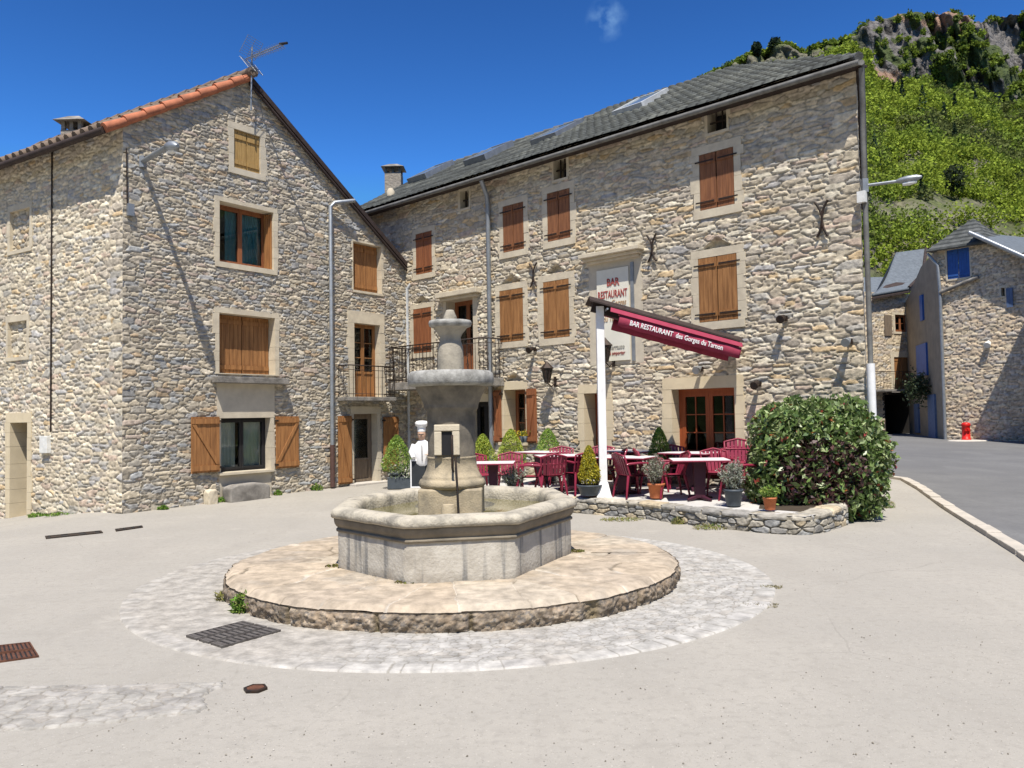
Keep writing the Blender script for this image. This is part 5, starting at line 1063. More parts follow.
# ================================================================== CHEF FIGURE with menu board
def chef():
    Y = 19.2; x = on(421, Y); z0 = .12; r = empty('chef_figure', (x, Y, z0), 'white chef figure with tall hat over a menu board left of the fountain column', 'statue')
    mb = MB(); mb.box(x-.24, x+.24, Y-.09, Y-.06, z0+.12, z0+.72); mb.build('menu_board', 'blueboard', r)
    mb = MB()
    for a, b, c, d in ((-.27, -.24, .0, .76), (.24, .27, .0, .76)): mb.box(x+a, x+b, Y-.1, Y-.05, z0+c, z0+d)
    mb.box(x-.24, x+.24, Y-.1, Y-.05, z0+.72, z0+.76); mb.box(x-.24, x+.24, Y-.1, Y-.05, z0+.09, z0+.12); mb.build('board_frame', 'white_paint', r)
    mb = MB(); mb.lathe([(.15, .60), (.2, .66), (.21, .78), (.235, .92), (.215, 1.08), (.12, 1.18), (.06, 1.22)], (x+.02, Y, z0), 18, sy=.65)
    for sg_ in (-1, 1): mb.tube([(x+.02+sg_*.2, Y, z0+1.1), (x+.02+sg_*.27, Y-.06, z0+.93), (x+.02+sg_*.2, Y-.17, z0+.80)], [.075, .065, .05], 8)
    mb.build('jacket', 'white_paint', r)
    mb = MB(); mb.lathe([(.05, 1.2), (.08, 1.26), (.1, 1.34), (.095, 1.42), (.06, 1.46)], (x, Y, z0), 14); mb.lathe([(.03, -.04), (.045, 0), (.03, .05)], (x+.21, Y-.2, z0+.8), 8); mb.lathe([(.02, -.02), (.02, .02)], (x, Y-.1, z0+1.35), 8)
    mb.build('head', 'skin', r)
    mb = MB(); mb.lathe([(.1, 1.42), (.105, 1.50), (.1, 1.52), (.15, 1.57), (.16, 1.63), (.12, 1.67), (.04, 1.68)], (x, Y, z0), 16); mb.build('chef_hat', 'white_paint', r)
    mb = MB(); mb.tube([(x-.06, Y-.12, z0+1.36), (x, Y-.125, z0+1.345), (x+.06, Y-.12, z0+1.36)], .012, 6); mb.build('moustache', 'dark_frame', r)
    mb = MB(); mb.lathe([(.05, .0), (.13, .012), (.135, .02)], (x+.22, Y-.24, z0+.86), 16); mb.lathe([(.05, .02), (.055, .06), (.02, .08)], (x+.22, Y-.24, z0+.86), 10); mb.build('plate', 'sign_tan', r)
    mb = MB(); mb.tube([(x+.02, Y-.15, z0+.72), (x+.02, Y-.165, z0+1.1)], .01, 5); mb.build('jacket_button_line', 'dark_frame', r)
    mb = MB(); mb.box(x-.03, x+.03, Y-.02, Y+.04, z0, z0+.62); mb.build('stand', 'dark_frame', r)
chef()

# ================================================================== STONES, DRAINS, WEEDS by the left house
def block(name, W, TL, BR, o0, o1, m, label, cat):
    R = W.rect(TL, BR, o1); c = W.pt((R[0]+R[1])/2, 0, (o0+o1)/2); mb = MB(); n = 7; vs = []
    import bmesh
    bm = bmesh.new(); bmesh.ops.create_cube(bm, size=1); bmesh.ops.subdivide_edges(bm, edges=bm.edges[:], cuts=5, use_grid_fill=True)
    z0 = -.02
    for v in bm.verts:
        k = 1-.10*(abs(v.co.x*2)**6*abs(v.co.z*2)**6); s = (R[0]+R[1])/2+v.co.x*(R[1]-R[0])*k; z = z0+(v.co.z+.5)*(R[3]-z0)*(1 if v.co.z < 0 else k); o = (o0+o1)/2+v.co.y*(o1-o0)*k; q = np.array(W.pt(s, z, o)); q += np.array([random.uniform(-1, 1) for _ in range(3)])*.012; v.co = Vector(q-np.array([c[0], c[1], 0]))
    me = bpy.data.meshes.new(name); bm.to_mesh(me); bm.free(); me.materials.append(M[m]); o = bpy.data.objects.new(name, me); o.location = (c[0], c[1], 0); link(o); tag(o, label, cat)
    b = o.modifiers.new('s', 'SUBSURF'); b.levels = 1; b.render_levels = 1
block('stone_bench', WG, (231, 485.5), (271, 501), .06, .42, 'weathered', 'low weathered stone bench under the ground floor window of the left house', 'bench')
block('guard_stone', WG, (209, 490), (218.5, 503.5), .02, .25, 'trim', 'small pale guard stone at the foot of the left open shutter', 'stone')
def grate(name, corners, label, bars=14, m='rust', split=1, z=.012):
    P = [gnd(x, y, z) for x, y in corners]; c = sum(P)/4; r = empty(name, (c[0], c[1], z), label, 'drain cover'); a, b, d_, e = P   # a->b long side, a->e short
    for k in range(split):
        t0, t1 = k/split+(.03 if k else 0), (k+1)/split-(.03 if k < split-1 else 0); L_ = lambda u, v: (a*(1-u)+b*u)*(1-v)+(e*(1-u)+d_*u)*v
        mb = MB()
        def strip_(u0, u1, v0, v1, h):
            q = [L_(u0, v0), L_(u1, v0), L_(u1, v1), L_(u0, v1)]; mb.hexa([p+[0, 0, -.02] for p in q]+[p+[0, 0, h] for p in q])
        w = .04
        strip_(t0, t1, 0, w, .004); strip_(t0, t1, 1-w, 1, .004); strip_(t0, t0+w*(t1-t0), w, 1-w, .004); strip_(t1-w*(t1-t0), t1, w, 1-w, .004)
        nb = bars
        for i in range(nb): v = w+(1-2*w)*(i+.5)/nb; strip_(t0+w*(t1-t0), t1-w*(t1-t0), v-.32/nb, v+.22/nb, .001)
        mb.build('grating', m, r)
        mb = MB(); q = [L_(t0, 0), L_(t1, 0), L_(t1, 1), L_(t0, 1)]; mb.add([p+[0, 0, -.006] for p in q], [(0, 1, 2, 3)]); mb.build('drain_pit', 'dark_frame', r)
grate('drain_cover', [(186, 635.5), (222, 646.5), (281, 630), (243, 621)], 'rusty three panel drain grating beside the plinth edge', 9, 'grate_grey', 3, z=.028)
grate('drain_cover', [(-6, 646), (-4, 662), (39, 656), (30, 642)], 'brown iron drain cover at the left edge of the picture', 8, 'rust', 2)
grate('drain_cover', [(45, 536), (46, 538.5), (103, 532.5), (101, 530.5)], 'long slim channel grating in front of the left house door', 3, 'iron', 1)
grate('drain_cover', [(115, 529), (116, 531), (143, 527), (142, 525.5)], 'short slim channel grating near the left house corner', 3, 'iron', 1)
def hexplate():
    c = gnd(255.5, 687, .02); r = empty('valve_cover', (c[0], c[1], 0), 'small round iron valve cover at the end of the cobbled gutter', 'manhole cover'); mb = MB(); mb.lathe([(.085, -.02), (.085, .018), (.068, .022), (.066, .016)], (c[0], c[1], 0), 6, False); mb.build('ring', 'iron', r); mb = MB(); mb.lathe([(.062, -.02), (.062, .017)], (c[0], c[1], 0), 12); mb.build('lid', 'rust', r)
hexplate()
def weed(name, x, y, z, w, h, n, label, seed, cols=None, asp=.35, size=.03, out=None):
    g = np.random.default_rng(seed); a = g.random(n)*6.283; rr = np.sqrt(g.random(n))*w; C_ = np.stack([x+rr*np.cos(a), y+rr*np.sin(a)*.6, z+g.random(n)*h*(1-.5*rr/w)], 1)
    o = leafcloud(name, C_, size, cols or [(.12, .24, .03), (.08, .17, .02), (.2, .28, .05), (.25, .24, .09)], [3, 2, 2, 1], 'moss', None, (x, y, z), seed, asp); tag(o, label, 'weed', None)
p = gnd(244, 613); weed('weed', p[0], p[1]-.02, 0, .13, .26, 420, 'leafy green weed growing between the drain grating and the plinth', 31)
p = gnd(229, 601); weed('weed', p[0]+.02, p[1], 0, .16, .15, 320, 'yellowish grass tuft against the left edge of the plinth', 32, [(.26, .25, .07), (.18, .2, .05), (.3, .26, .12), (.2, .18, .08)], .15, .04)
p = gnd(383, 632); weed('weed', p[0], p[1], 0, .07, .07, 110, 'small green tuft at the foot of the plinth front', 33, size=.02)
for (x, y, w, h, lb, sd_) in ((317, 486, .16, .2, 'green weed at the foot of the gable wall left of the tall downpipe', 41), (163, 509, .12, .1, 'small weed at the foot of the left house corner', 42), (223, 500, .13, .14, 'green weed between the bench and the guard stone', 43), (278, 491, .1, .15, 'green weed right of the stone bench', 44), (37, 517, .2, .1, 'grassy tuft right beside the far left door', 45), (60, 517, .35, .07, 'dry grass strip at the foot of the far left wall', 46)):
    p = gnd(x, y, 0); W_ = WG if x > 130 else WL; s_, _z = W_.at(x, y, .1); q = W_.pt(s_, 0, .1); zz = float(groundz(q[0], q[1])); weed('weed', q[0], q[1], zz, w, h, 260, lb, sd_)
for (x, y, w, h, lb, sd_) in ((679, 528, .13, .14, 'green tuft against the middle of the terrace wall', 51), (712, 533, .3, .10, 'dry grass at the foot of the terrace wall below the grey pot', 52), (768, 535, .3, .07, 'low grass at the foot of the terrace wall below the terracotta pot', 53), (885, 512, .2, .2, 'yellow green grass tuft at the right foot of the large bush', 54), (622, 524, .4, .04, 'thin dry grass line at the left end of the terrace wall', 55)):
    p = gnd(x, y-4, 0); weed('weed', p[0], p[1], 0, w, h, 300, lb, sd_, [(.26, .25, .07), (.14, .22, .04), (.3, .26, .12), (.2, .18, .08)], .15, .035)
for k_, (x, y, w, h, lb) in enumerate(((771, 588, .12, .03, 'thin dry grass line along the right edge of the cobbled ring'), (757, 606, .22, .02, 'faint strip of dry grass at the lower right edge of the cobbled ring'), (903, 488, .15, .05, 'small dry grass tuft at the far end of the kerb'))):
    p = gnd(x, y, 0); weed('weed', p[0], p[1], 0, w, h, 160, lb, 80+k_, [(.22, .19, .09), (.16, .15, .07), (.28, .24, .14), (.18, .16, .08)], .15, .02)
for (x, y, sd_, lb) in ((407, 582, 61, 'moss at the front left corner of the fountain basin'), (336, 566, 62, 'moss at the left corner of the fountain basin'), (574, 551, 63, 'moss at the right corner of the fountain basin')):
    p = gnd(x, y, .24); weed('moss', p[0], p[1]-.02, .232, .13, .035, 200, lb, sd_, [(.12, .13, .03), (.1, .09, .03), (.2, .18, .05), (.15, .1, .05)], .6, .014)

# ================================================================== FAR HOUSES
A0 = np.array([on(942, 37.6), 37.6, 0]); A1 = np.array([on(1024, 34.9), 34.9, 0]); dA = (A1-A0)/np.linalg.norm(A1-A0); nA = np.array([dA[1], -dA[0], 0]); WA = Wall(A0, dA, nA)
HA = empty('stone_house', (A0[0], A0[1], .4), 'far stone house with a pyramid roofed turret and blue shutters across the road', 'house'); ah = []
R, p = win(WA, HA, (946.5, 250.5), (970.2, 276.5), (.05, .05, .05, .08), ah, depth=.2); closed_shutters(WA, R, p, -.05, 'blue_paint', hinges=False)
R, p = win(WA, HA, (1001, 288), (1005, 296), (.06, .06, .1, .06), ah, depth=.3); mb = MB(); WA.box(mb, R[0], R[1], R[2], R[3], -.3, -.25); mb.build('pane', 'dark_frame', p)
a = WA.rect((1006, 288.5), (1013.5, 307), .05); mb = MB(); planks(WA, mb, a[0], a[1], a[2], a[3], .05); mb.build('shutter', 'blue_pale', p)
ez = WA.at(985, 243)[1]; sl = WA.at(984, 300)[0]; AL = 9.0
rtz = lambda s: WA.at(983, 236, .5)[1]+(s-sl)*(WA.at(1024, 258, .5)[1]-WA.at(983, 236, .5)[1])/(WA.at(1024, 258, .5)[0]-sl)
polyA = [(0, -.2), (0, ez), (sl, ez), (sl, rtz(sl)), (AL, max(3.5, rtz(AL))), (AL, -.2)]
masonry('front_wall', WA, 0, AL, -.1, ez+.6, HA, ah, polyA, .04, .36, .12, 61, cols=[(.58, .46, .32), (.50, .42, .33), (.62, .52, .37), (.46, .42, .36)], wts=[3, 3, 3, 1], mortar=(.34, .27, .19), edge=(False, False))
dAs = np.array([on(908, 44.5), 44.5, 0])-A0; dAs_l = np.linalg.norm(dAs); dAs = dAs/dAs_l; nAs = np.array([-dAs[1], dAs[0], 0]); WS = Wall(A0, dAs, nAs if nAs[0] < 0 else -nAs)
quadp('side_wall', [WS.pt(0, 0), WS.pt(0, ez+.1), WS.pt(dAs_l*.45, ez-.2), WS.pt(dAs_l*.8, ez-1.1), WS.pt(dAs_l, WS.at(911, 300)[1]), WS.pt(dAs_l, 0)], 'render_wall', HA)
# turret lower ledge, roof
lg = [WA.at(941, 293), WA.at(979.5, 277)]; mb = MB(); q0, q1 = WA.pt(lg[0][0], lg[0][1], .12), WA.pt(lg[1][0], lg[1][1], .12); mb.tube([q0, q1], .09, 8); mb.build('ledge', 'weathered', HA)
ap = WA.at(958, 221.5, -1.6); tl = WA.at(925.5, 251, .35); tr = WA.at(988.5, 241.5, .35); ez2 = (tl[1]+tr[1])/2
def turret():
    S0, S1 = tl[0], tr[0]; rows = 7; mb = MB(); apx = np.array(WA.pt((S0+S1)/2+.05, ap[1], -1.5)); C_ = [np.array(WA.pt(S0, tl[1], .35)), np.array(WA.pt(S1, tr[1], .35)), np.array(WA.pt(S1, tr[1], -3.4)), np.array(WA.pt(S0, tl[1], -3.4))]
    for k in range(rows):
        t0 = k/rows; t1 = (k+1.0)/rows; u = np.array([0, 0, .06]); lo_ = [c+(apx-c)*t0 for c in C_]; hi_ = [c+(apx-c)*min(.995, t1) for c in C_]; mb.hexa([p_-u*.3 for p_ in lo_]+[p_+u*0 for p_ in hi_]); mb.hexa([p_-u*.5 for p_ in lo_]+[p_+u for p_ in [c+(apx-c)*(t0+.01) for c in C_]])
    mb.build('turret_roof', 'slate_roof', HA)
turret()
z0r = rtz(sl)+.15; mb = MB(); c0 = np.array(WA.pt(sl-.3, rtz(sl-.3)+.1, .55)); c1 = np.array(WA.pt(AL, rtz(AL)+.1, .55)); up_ = -nA*6.5+np.array([0, 0, .55]); mb.hexa([c0-[0, 0, .15], c1-[0, 0, .15], c1+up_-[0, 0, .15], c0+up_-[0, 0, .15], c0, c1, c1+up_, c0+up_]); mb.build('roof', 'slate_blue', HA)
mb = MB(); mb.tube([c0+[0, 0, -.05], c1+[0, 0, -.05]], .1, 8); mb.build('gutter', 'zinc', HA)
mb = MB(); mb.hexa([c0+up_*.9-[0, 0, .3], c1+up_*.9-[0, 0, .3], c1+up_*1.6-[0, 0, 3.2], c0+up_*1.6-[0, 0, 3.2], c0+up_, c1+up_, c1+up_*1.6-[0, 0, 3], c0+up_*1.6-[0, 0, 3]]); mb.build('rear_roof', 'slate_blue', HA)
sp = .12; pipe('downpipe', [WA.pt(-.35, ez-.1, .2), WA.pt(.05, ez-.7, .1), WA.pt(sp, ez-2, .1), WA.pt(sp, .4, .1)], .07, 'zinc', HA)
s_, z_ = WA.at(987.5, 344, .15); mb = MB(); mb.tube([WA.pt(s_, z_+.15, 0), WA.pt(s_, z_+.1, .2)], .03, 6); mb.tube([WA.pt(s_, z_+.05, .05), WA.pt(s_, z_-.07, .22)], [.12, .15], 10); mb.build('wall_lamp', 'white_box', HA)
mb = MB(); 
for (x0, y0, x1, y1, m) in ((916.5, 346, 927.5, 375, 'blue_paint'), (920, 296, 923.5, 320, 'blue_paint'), (914.5, 404, 919.5, 433, 'blue_pale'), (928, 395, 936.5, 439, 'blue_pale')):
    a = WS.rect((x0, y0), (x1, y1), .05); mb = MB(); q_ = sorted((a[0], a[1])); WS.box(mb, q_[0], q_[1], a[2], a[3], .0, .09); mb.build('shutter', m, HA)
# hanging plant on the side wall
s_, z_ = WS.at(918, 388, .5); c = np.array(WS.pt(s_, z_, .5)); g = np.random.default_rng(5); o = leafcloud('hanging_plant', c+g.normal(size=(900, 3))*np.array([.3, .3, .35]), .09, [(.03, .05, .02), (.05, .07, .03)], [1, 1], 'leaf', None, tuple(c), 6); tag(o, 'dark hanging plant between the blue shutter and the balcony at the end of the road', 'plant')
# house B, behind
B0_ = np.array([on(866, 43.2), 43.2, 0]); B1_ = np.array([on(918, 44.6), 44.6, 0]); dB = (B1_-B0_)/np.linalg.norm(B1_-B0_); nB = np.array([dB[1], -dB[0], 0]); WB = Wall(B0_, dB, nB); bl = np.linalg.norm(B1_-B0_)
HB = empty('stone_house', (B0_[0], B0_[1], .4), 'far stone house with smooth blue grey slate roof above an open dark garage', 'house'); bh = []
R, p = win(WB, HB, (894.7, 314.5), (907.5, 332), (.12, .12, .12, .12), bh, depth=.2); glazed(WB, R, p, -.1, 2, 2, 'wood_red', .06, glass='glass_dark')
for x0, x1 in ((883.5, 891.5), (910, 915.5)): a = WB.rect((x0, 315), (x1, 336)); mb = MB(); planks(WB, mb, a[0], a[1], a[2], a[3], .03); mb.build('shutter', 'old_wood', p)
R, p = win(WB, HB, (893.8, 357), (911.5, 389.5), (.25, .2, .3, .0), bh, depth=.25, bottom=False, name='door_surround'); closed_shutters(WB, R, p, -.08, 'wood', hinges=False)
zbal = R[2]; balcony(WB, WB.at(874, 390, .7)[0], WB.at(914, 390, .7)[0], zbal, .7, .95, HB, 'weathered', 12, .12)
R = WB.rect((884, 393.5), (915, 438)); bh.append((R[0], R[1]+.5, -.5, zbal-.25)); mb = MB()
for q in (R[0], R[1]+.3): WB.box(mb, q-.1, q+.05, 0, zbal-.25, -3, 0)
WB.box(mb, R[0]-.1, R[1]+.3, zbal-.25, zbal-.15, -3, 0); WB.box(mb, R[0]-.1, R[1]+.3, 0, zbal-.25, -3.1, -3); mb.build('garage', 'interior', HB)
ezB = WB.at(890, 293)[1]
masonry('front_wall', WB, -1, bl, -.1, ezB, HB, bh, None, .045, .36, .12, 71, cols=[(.54, .44, .31), (.47, .40, .32), (.58, .49, .35), (.44, .41, .36)], wts=[3, 3, 3, 1], mortar=(.34, .28, .2), edge=(False, False))
def roofB():
    f = lambda x, y, Y: CAM+RAY(x, y)*(Y/RAY(x, y)[1])
    e0, e1 = f(871.5, 294, 43.0), f(909, 287.5, 44.0); r0, r1 = f(896, 252.5, 47.5), f(926, 248.5, 48); N = 14; vs = []
    for j in range(N+1):
        t = j/N; sag = -.55*math.sin(t*math.pi)*(1-t*.3)
        for i in range(11):
            u = i/10; p_ = (e0*(1-u)+e1*u)*(1-t)+(r0*(1-u)+r1*u)*t; vs.append(p_+np.array([0.25*math.sin(t*math.pi)*u*1.2, 0, sag]))
    mb = MB(); mb.add(vs, [(j*11+i, j*11+i+1, (j+1)*11+i+1, (j+1)*11+i) for j in range(N) for i in range(10)], True); o = mb.build('roof', 'slate_blue', HB); s = o.modifiers.new('s', 'SOLIDIFY'); s.thickness = .16; s.offset = -1
    mb = MB(); rr_ = (np.array(r1)-r0); mb.hexa([e0-[0, 0, .3], e1-[0, 0, .3], r1-[0, 0, 1.2], r0-[0, 0, 1.2], e0-[0, 0, .2], e1-[0, 0, .2], r1-[0, 0, .9], r0-[0, 0, .9]]); mb.build('roof_underside', 'dark_board', HB)
    mb = MB(); back = np.array([.6, 6, -3.2]); mb.hexa([r0-[0, 0, .15], r1-[0, 0, .15], r1+back, r0+back, r0, r1, r1+back+[0, 0, .15], r0+back+[0, 0, .15]]); mb.build('rear_roof', 'slate_blue', HB)
    mb = MB(); mb.tube([e1, (e1+r1)/2+np.array([.3, 0, -.35]), r1], .09, 6); mb.build('verge_board', 'dark_board', HB)
roofB()
quadp('end_wall', [WB.pt(-1, 0), WB.pt(-1, ezB+.3), WB.pt(-1, ezB+1.5, -4), WB.pt(-1, 0, -4)], 'gable_back', HB)
# low roof further left, behind
def shed():
    c = np.array([on(868, 55), 55, .4]); r = empty('outbuilding', tuple(c), 'small slate roofed outbuilding glimpsed between the grey pipe and the far slate roof', 'building'); zt = CAM[2]+(409-276)/800*55; mb = MB(); mb.box(c[0]-3, c[0]+2.2, 55, 60, .2, zt-1.2); mb.build('walls', 'gable_back', r)
    mb = MB(); mb.hexa([(c[0]-3.3, 54.6, zt-1.3), (c[0]+2.5, 54.6, zt-1.3), (c[0]+2.5, 60.3, zt-1.3), (c[0]-3.3, 60.3, zt-1.3), (c[0]-3.3, 57, zt+.3), (c[0]+2.5, 57, zt+.3), (c[0]+2.5, 58, zt+.3), (c[0]-3.3, 58, zt+.3)]); mb.build('roof', 'slate_blue', r)
shed()
# red hydrant on its concrete pad
def hydrant():
    q = WA.pt(WA.at(966, 430, .5)[0], .42, .5); r = empty('fire_hydrant', q, 'bright red fire hydrant post on a concrete pad in front of the far stone house', 'hydrant')
    mb = MB(); mb.lathe([(.20, 0), (.20, .08), (.17, .1), (.17, .62), (.19, .64), (.19, .73), (.15, .79), (.05, .81)], q, 16); mb.build('body', 'red_paint', r); mb = MB(); mb.lathe([(.06, -.02), (.06, .02)], (q[0]-.1, q[1]-.16, q[2]+.45), 8); mb.tube([(q[0], q[1]-.1, q[2]+.5), (q[0], q[1]-.25, q[2]+.5)], .06, 8); mb.build('outlet', 'red_paint', r)
    mb = MB(); mb.lathe([(.95, -.15), (.95, .02), (.85, .05)], (q[0]-.05, q[1]-.3, q[2]-.03), 20, sy=.6); mb.build('pad', 'concrete', r)
hydrant()
# neighbouring house just outside the frame on the right; it casts the shade on the far wall
def neighbour():
    r = empty('stone_house', (25, 31, .4), 'neighbouring stone house on the right side of the road just outside the frame', 'house')
    Y0, Y1 = 27.6, 32.6; X0 = .655*Y1; mb = MB(); mb.hexa([(X0, Y0, 0), (X0+9, Y0, 0), (X0+9, Y1, 0), (X0, Y1, 0), (X0, Y0, 8.2), (X0+9, Y0, 8.2), (X0+9, Y1, 8.2), (X0, Y1, 8.2)]); mb.build('walls', 'gable_back', r)
    mb = MB(); mb.hexa([(X0-.2, Y0-.3, 8.2), (X0+9.3, Y0-.3, 8.2), (X0+9.3, Y1+.3, 8.2), (X0-.2, Y1+.3, 8.2), (X0+3.5, Y0-.3, 11.6), (X0+5.5, Y0-.3, 11.6), (X0+5.5, Y1+.3, 11.6), (X0+3.5, Y1+.3, 11.6)]); mb.build('roof', 'slate_roof', r)
neighbour()

# unseen valley sides left, right and behind, added to block low sky light
def valley():
    na, nr = 160, 24; a0 = math.radians(54); a1 = math.radians(360-46); A_, Q = np.meshgrid(np.linspace(a0, a1, na), np.linspace(0, 1, nr)); rad = 75+150*Q; hh = (60+26*fbm(A_*3, A_*0+1, 3))*np.sin(np.clip(Q, 0, 1)*math.pi/2)**1.1+6*(fbm(A_*14, Q*5, 9)-.5)*Q-9
    X = rad*np.sin(A_); Y = rad*np.cos(A_); n = fbm(X*.06, Y*.06, 5); c = np.array([.075, .10, .03])*(.6+.8*n)[..., None]
    npmesh('unseen_hills', np.stack([X, Y, hh], -1).reshape(-1, 3), gridfaces(nr, na), 'stone_far', col=c.reshape(-1, 3), kind='structure')
mat('stone_far', None, .95, attr=True, scale=.5, bump=1.0, bscale=.8, dist=1.6)
valley()
# ================================================================== HILLSIDE
SKY_X = [560, 640, 700, 722, 740, 760, 775, 800, 830, 858, 870, 885, 905, 925, 950, 968, 975, 990, 1010, 1024, 1100, 1300]
SKY_Y = [140, 105, 82, 70, 60, 50, 46, 52, 44, 36, 24, 20, 14, 12, 15, 20, 24, 18, 13, 12, 5, 20]
CB_X = [560, 700, 850, 866, 875, 890, 915, 945, 965, 985, 1005, 1024, 1100, 1300]
CB_Y = [150, 95, 52, 60, 82, 92, 80, 98, 92, 104, 112, 108, 110, 110]
def hill():
    NC, NR = 520, 300; px = np.linspace(600, 1240, NC); hy = 415-.0164*(px-512); SL_ = lambda yy: np.array([[RAY(a, b)[0]/RAY(a, b)[1], RAY(a, b)[2]/RAY(a, b)[1]] for a, b in zip(px, yy)]); sky_y = np.interp(px, SKY_X, SKY_Y)+1.6*(fbm(px*.09, px*0, 4)-.5)*2; cb = np.interp(px, CB_X, CB_Y)+5*(fbm(px*.06, px*0, 8)-.5)*2
    cb = np.maximum(cb, sky_y+3); Yc = 300+0*px; Yt = Yc+14+(24*(cb-sky_y < 12)); rc = SL_(cb); rt = SL_(sky_y); t = rt[:, 0]; zc_ = EYE+rc[:, 1]*Yc; zt_ = EYE+rt[:, 1]*Yt
    rows = []; kinds = []
    for i in range(NR):
        v = i/(NR-1)
        if v < .55: q = v/.55; Y = 62+(Yc-62)*q; Z = .3+(zc_-.3)*(q**1.18); k = 0*px
        elif v < .85: q = (v-.55)/.3; Y = Yc+(Yt-Yc)*q; Z = zc_+(zt_-zc_)*q; k = 1+0*px
        else: q = (v-.85)/.15; Y = Yt+150*q; Z = zt_-25*q*q; k = 2+0*px
        X = t*Y; st = (k == 1)*np.clip((cb-sky_y)/25, 0, 1)
        n1 = fbm(X*.05+40, Z*.018+Y*.02, 3, 5); n2 = fbm(X*.16+9, Z*.06, 13, 4); crack = 1-np.abs(2*fbm(X*.07+4, Z*.015+3, 23, 4)-1)
        dY = -st*((n1-.5)*34+(n2-.5)*16-(crack**6)*8*0+sstep(.9, 1, crack)*-7)*(np.sin(np.clip(q, 0, 1)*math.pi)**.3 if v >= .55 else 0)
        dz = (k == 0)*((fbm(X*.03, Y*.03, 33)-.5)*9*np.clip((Y-70)/60, 0, 1)*np.clip((300-Y)/40, 0, 1))
        Y2 = Y+dY; rows.append(np.stack([t*Y2, Y2, Z+dz], -1)); kinds.append(k)
    P = np.array(rows); K = np.array(kinds)
    X, Y, Z = P[..., 0], P[..., 1], P[..., 2]; n = fbm(X*.09, Z*.11, 5, 5); n2 = fbm(X*.55, Z*.4, 15, 5)
    rock = np.array([.145, .135, .125])*(.3+1.3*n2)[..., None]; rst = sstep(.56, .66, fbm(X*.05+20, Z*.05, 51))[..., None]; crk = sstep(.86, .97, 1-np.abs(2*fbm(X*.16+4, Z*.035+3, 43, 4)-1))[..., None]; str_ = sstep(.5, .62, fbm(X*.03, Z*.55+X*.02, 47, 3))[..., None]; rock = rock*(1-.75*crk)*(1-.3*str_); rock = rock*(1-rst)+np.array([.30, .19, .13])*(.5+.9*n2)[..., None]*rst
    veg = (K == 1) & (fbm(X*.06+3, Z*.05, 61, 4) > .60); grass = np.array([.095, .11, .04])*(.5+1.0*n)[..., None]; scree = np.array([.15, .14, .095])*(.3+1.3*n2)[..., None]; sm_ = sstep(.42, .56, fbm(X*.045, Z*.16, 71, 4)+.14*sstep(150, 80, Y))[..., None]
    g2 = grass*(1-sm_)+scree*sm_; thin = (np.interp(px, [600, 850, 868, 2000], [0, 0, 1, 1]))[None, :, None]; rk = (K == 1)[..., None]*thin; col = g2*(1-rk)+rock*rk; col = np.where(veg[..., None], np.array([.06, .08, .025]), col)
    npmesh('hillside', P.reshape(-1, 3), gridfaces(NR, NC)[:, :], 'stone_far', col=col.reshape(-1, 3), smooth=True, kind='structure')
    # woodland: clumps of leaf cards on the slope and on the crest
    g = np.random.default_rng(77); C_ = []; S_ = []; CL = []
    def crown(p, rad, hgt, base, nn, pine=False):
        d = g.normal(size=(nn, 3)); d /= np.linalg.norm(d, axis=1, keepdims=True); rr = (.55+.5*g.random(nn))[:, None]; lump = 1+.5*(fbm(d[:, 0]*2+p[0], d[:, 2]*2+d[:, 1]+p[1], 3)-.5)[:, None]*2
        q = d*rr*lump*np.array([rad, rad, hgt])
        if pine: tt = g.random(nn); a = g.random(nn)*6.283; q = np.stack([rad*(1-tt)*np.cos(a), rad*(1-tt)*np.sin(a), hgt*(tt*2-1)], 1)
        C_.append(p+np.array([0, 0, hgt*.8])+q); S_.append(np.full(nn, .0017*p[1]+.04)); CL.append(np.tile(base, (nn, 1))*(.8+.3*g.random()))
    NTREE = 3700; cnt = 0
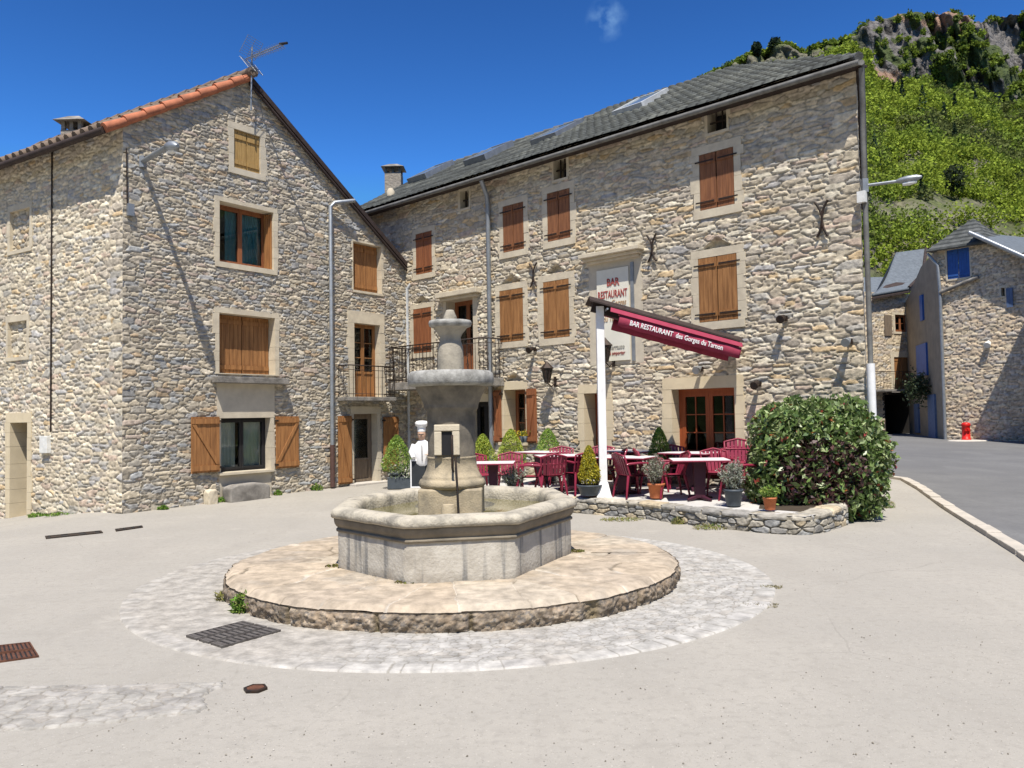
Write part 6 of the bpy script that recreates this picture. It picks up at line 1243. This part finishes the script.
    for _ in range(26000):
        if cnt >= NTREE: break
        i = int(g.random()**.8*NR*.549); j = int(g.random()*NC)
        if px[j] < 690 and g.random() < .8: continue
        p_ = P[i, j]; dens = fbm(np.array([p_[0]*.035]), np.array([p_[2]*.08]), 91, 3)[0]; low = np.clip((115-p_[1])/50, 0, 1)
        if dens < .33 and not (low > .05 and dens > .2): continue
        rad = g.uniform(1.4, 3.4)*(.45 if p_[1] < 120 else 1)*(.6 if low > .1 and px[j] < 975 else 1); pine = g.random() < .015; rg = fbm(np.array([p_[0]*.03+9]), np.array([p_[2]*.05]), 17, 3)[0]+g.normal()*.05; base = np.array((.25, .32, .04) if rg > .50 else ((.19, .26, .04) if rg > .42 else (.13, .155, .045)))*(1 if g.random() > .12 else .7) if not pine else np.array([.035, .06, .03])
        crown(p_, rad*(.7 if pine else 1), rad*(1.9 if pine else .85), base, 125, pine); cnt += 1
    for j in range(0, NC, 1):    # crest and ledges
        for i in (int(NR*.845), int(NR*.875)):
            if g.random() < (.62 if px[j] < 866 else .12): crown(P[i, j]-np.array([0, 0, 1.2]), g.uniform(1.3, 2.6), g.uniform(1.0, 1.8), np.array([(.22, .29, .04), (.14, .20, .03)][g.choice(2)]), 70)
    for _ in range(230):
        i = int(NR*(.56+.28*g.random())); j = int(np.interp(864+g.random()*180, px, np.arange(NC)))
        if fbm(np.array([P[i, j][0]*.06+3]), np.array([P[i, j][2]*.05]), 61, 4)[0] > .585: crown(P[i, j]+[0, -.6, 0], g.uniform(.8, 1.9), g.uniform(.8, 2.0), np.array([.18, .24, .035] if g.random() < .7 else [.10, .14, .03]), 60)
    for (x, y) in ((757, 47), (775, 42)):    # two dark pines on the skyline
        q = CAM+RAY(x, y+7)*(312/RAY(x, y+7)[1]); crown(q, 2.0, 2.6, np.array([.03, .05, .03]), 600)
    q = CAM+RAY(955, 190)*(165/RAY(955, 190)[1]); crown(q, 2.0, 2.9, np.array([.045, .06, .03]), 700)
    C2 = np.concatenate(C_); S2 = np.concatenate(S_); CL2 = np.concatenate(CL)
    leafcloud('woodland', C2, S2, lambda c, gg: CL2, None, 'leaf_far', None, (0, 0, 0), 5, .7, None, 0, 'stuff', cvar=.4)
hill()
ch0.name = 'terrace_chair'
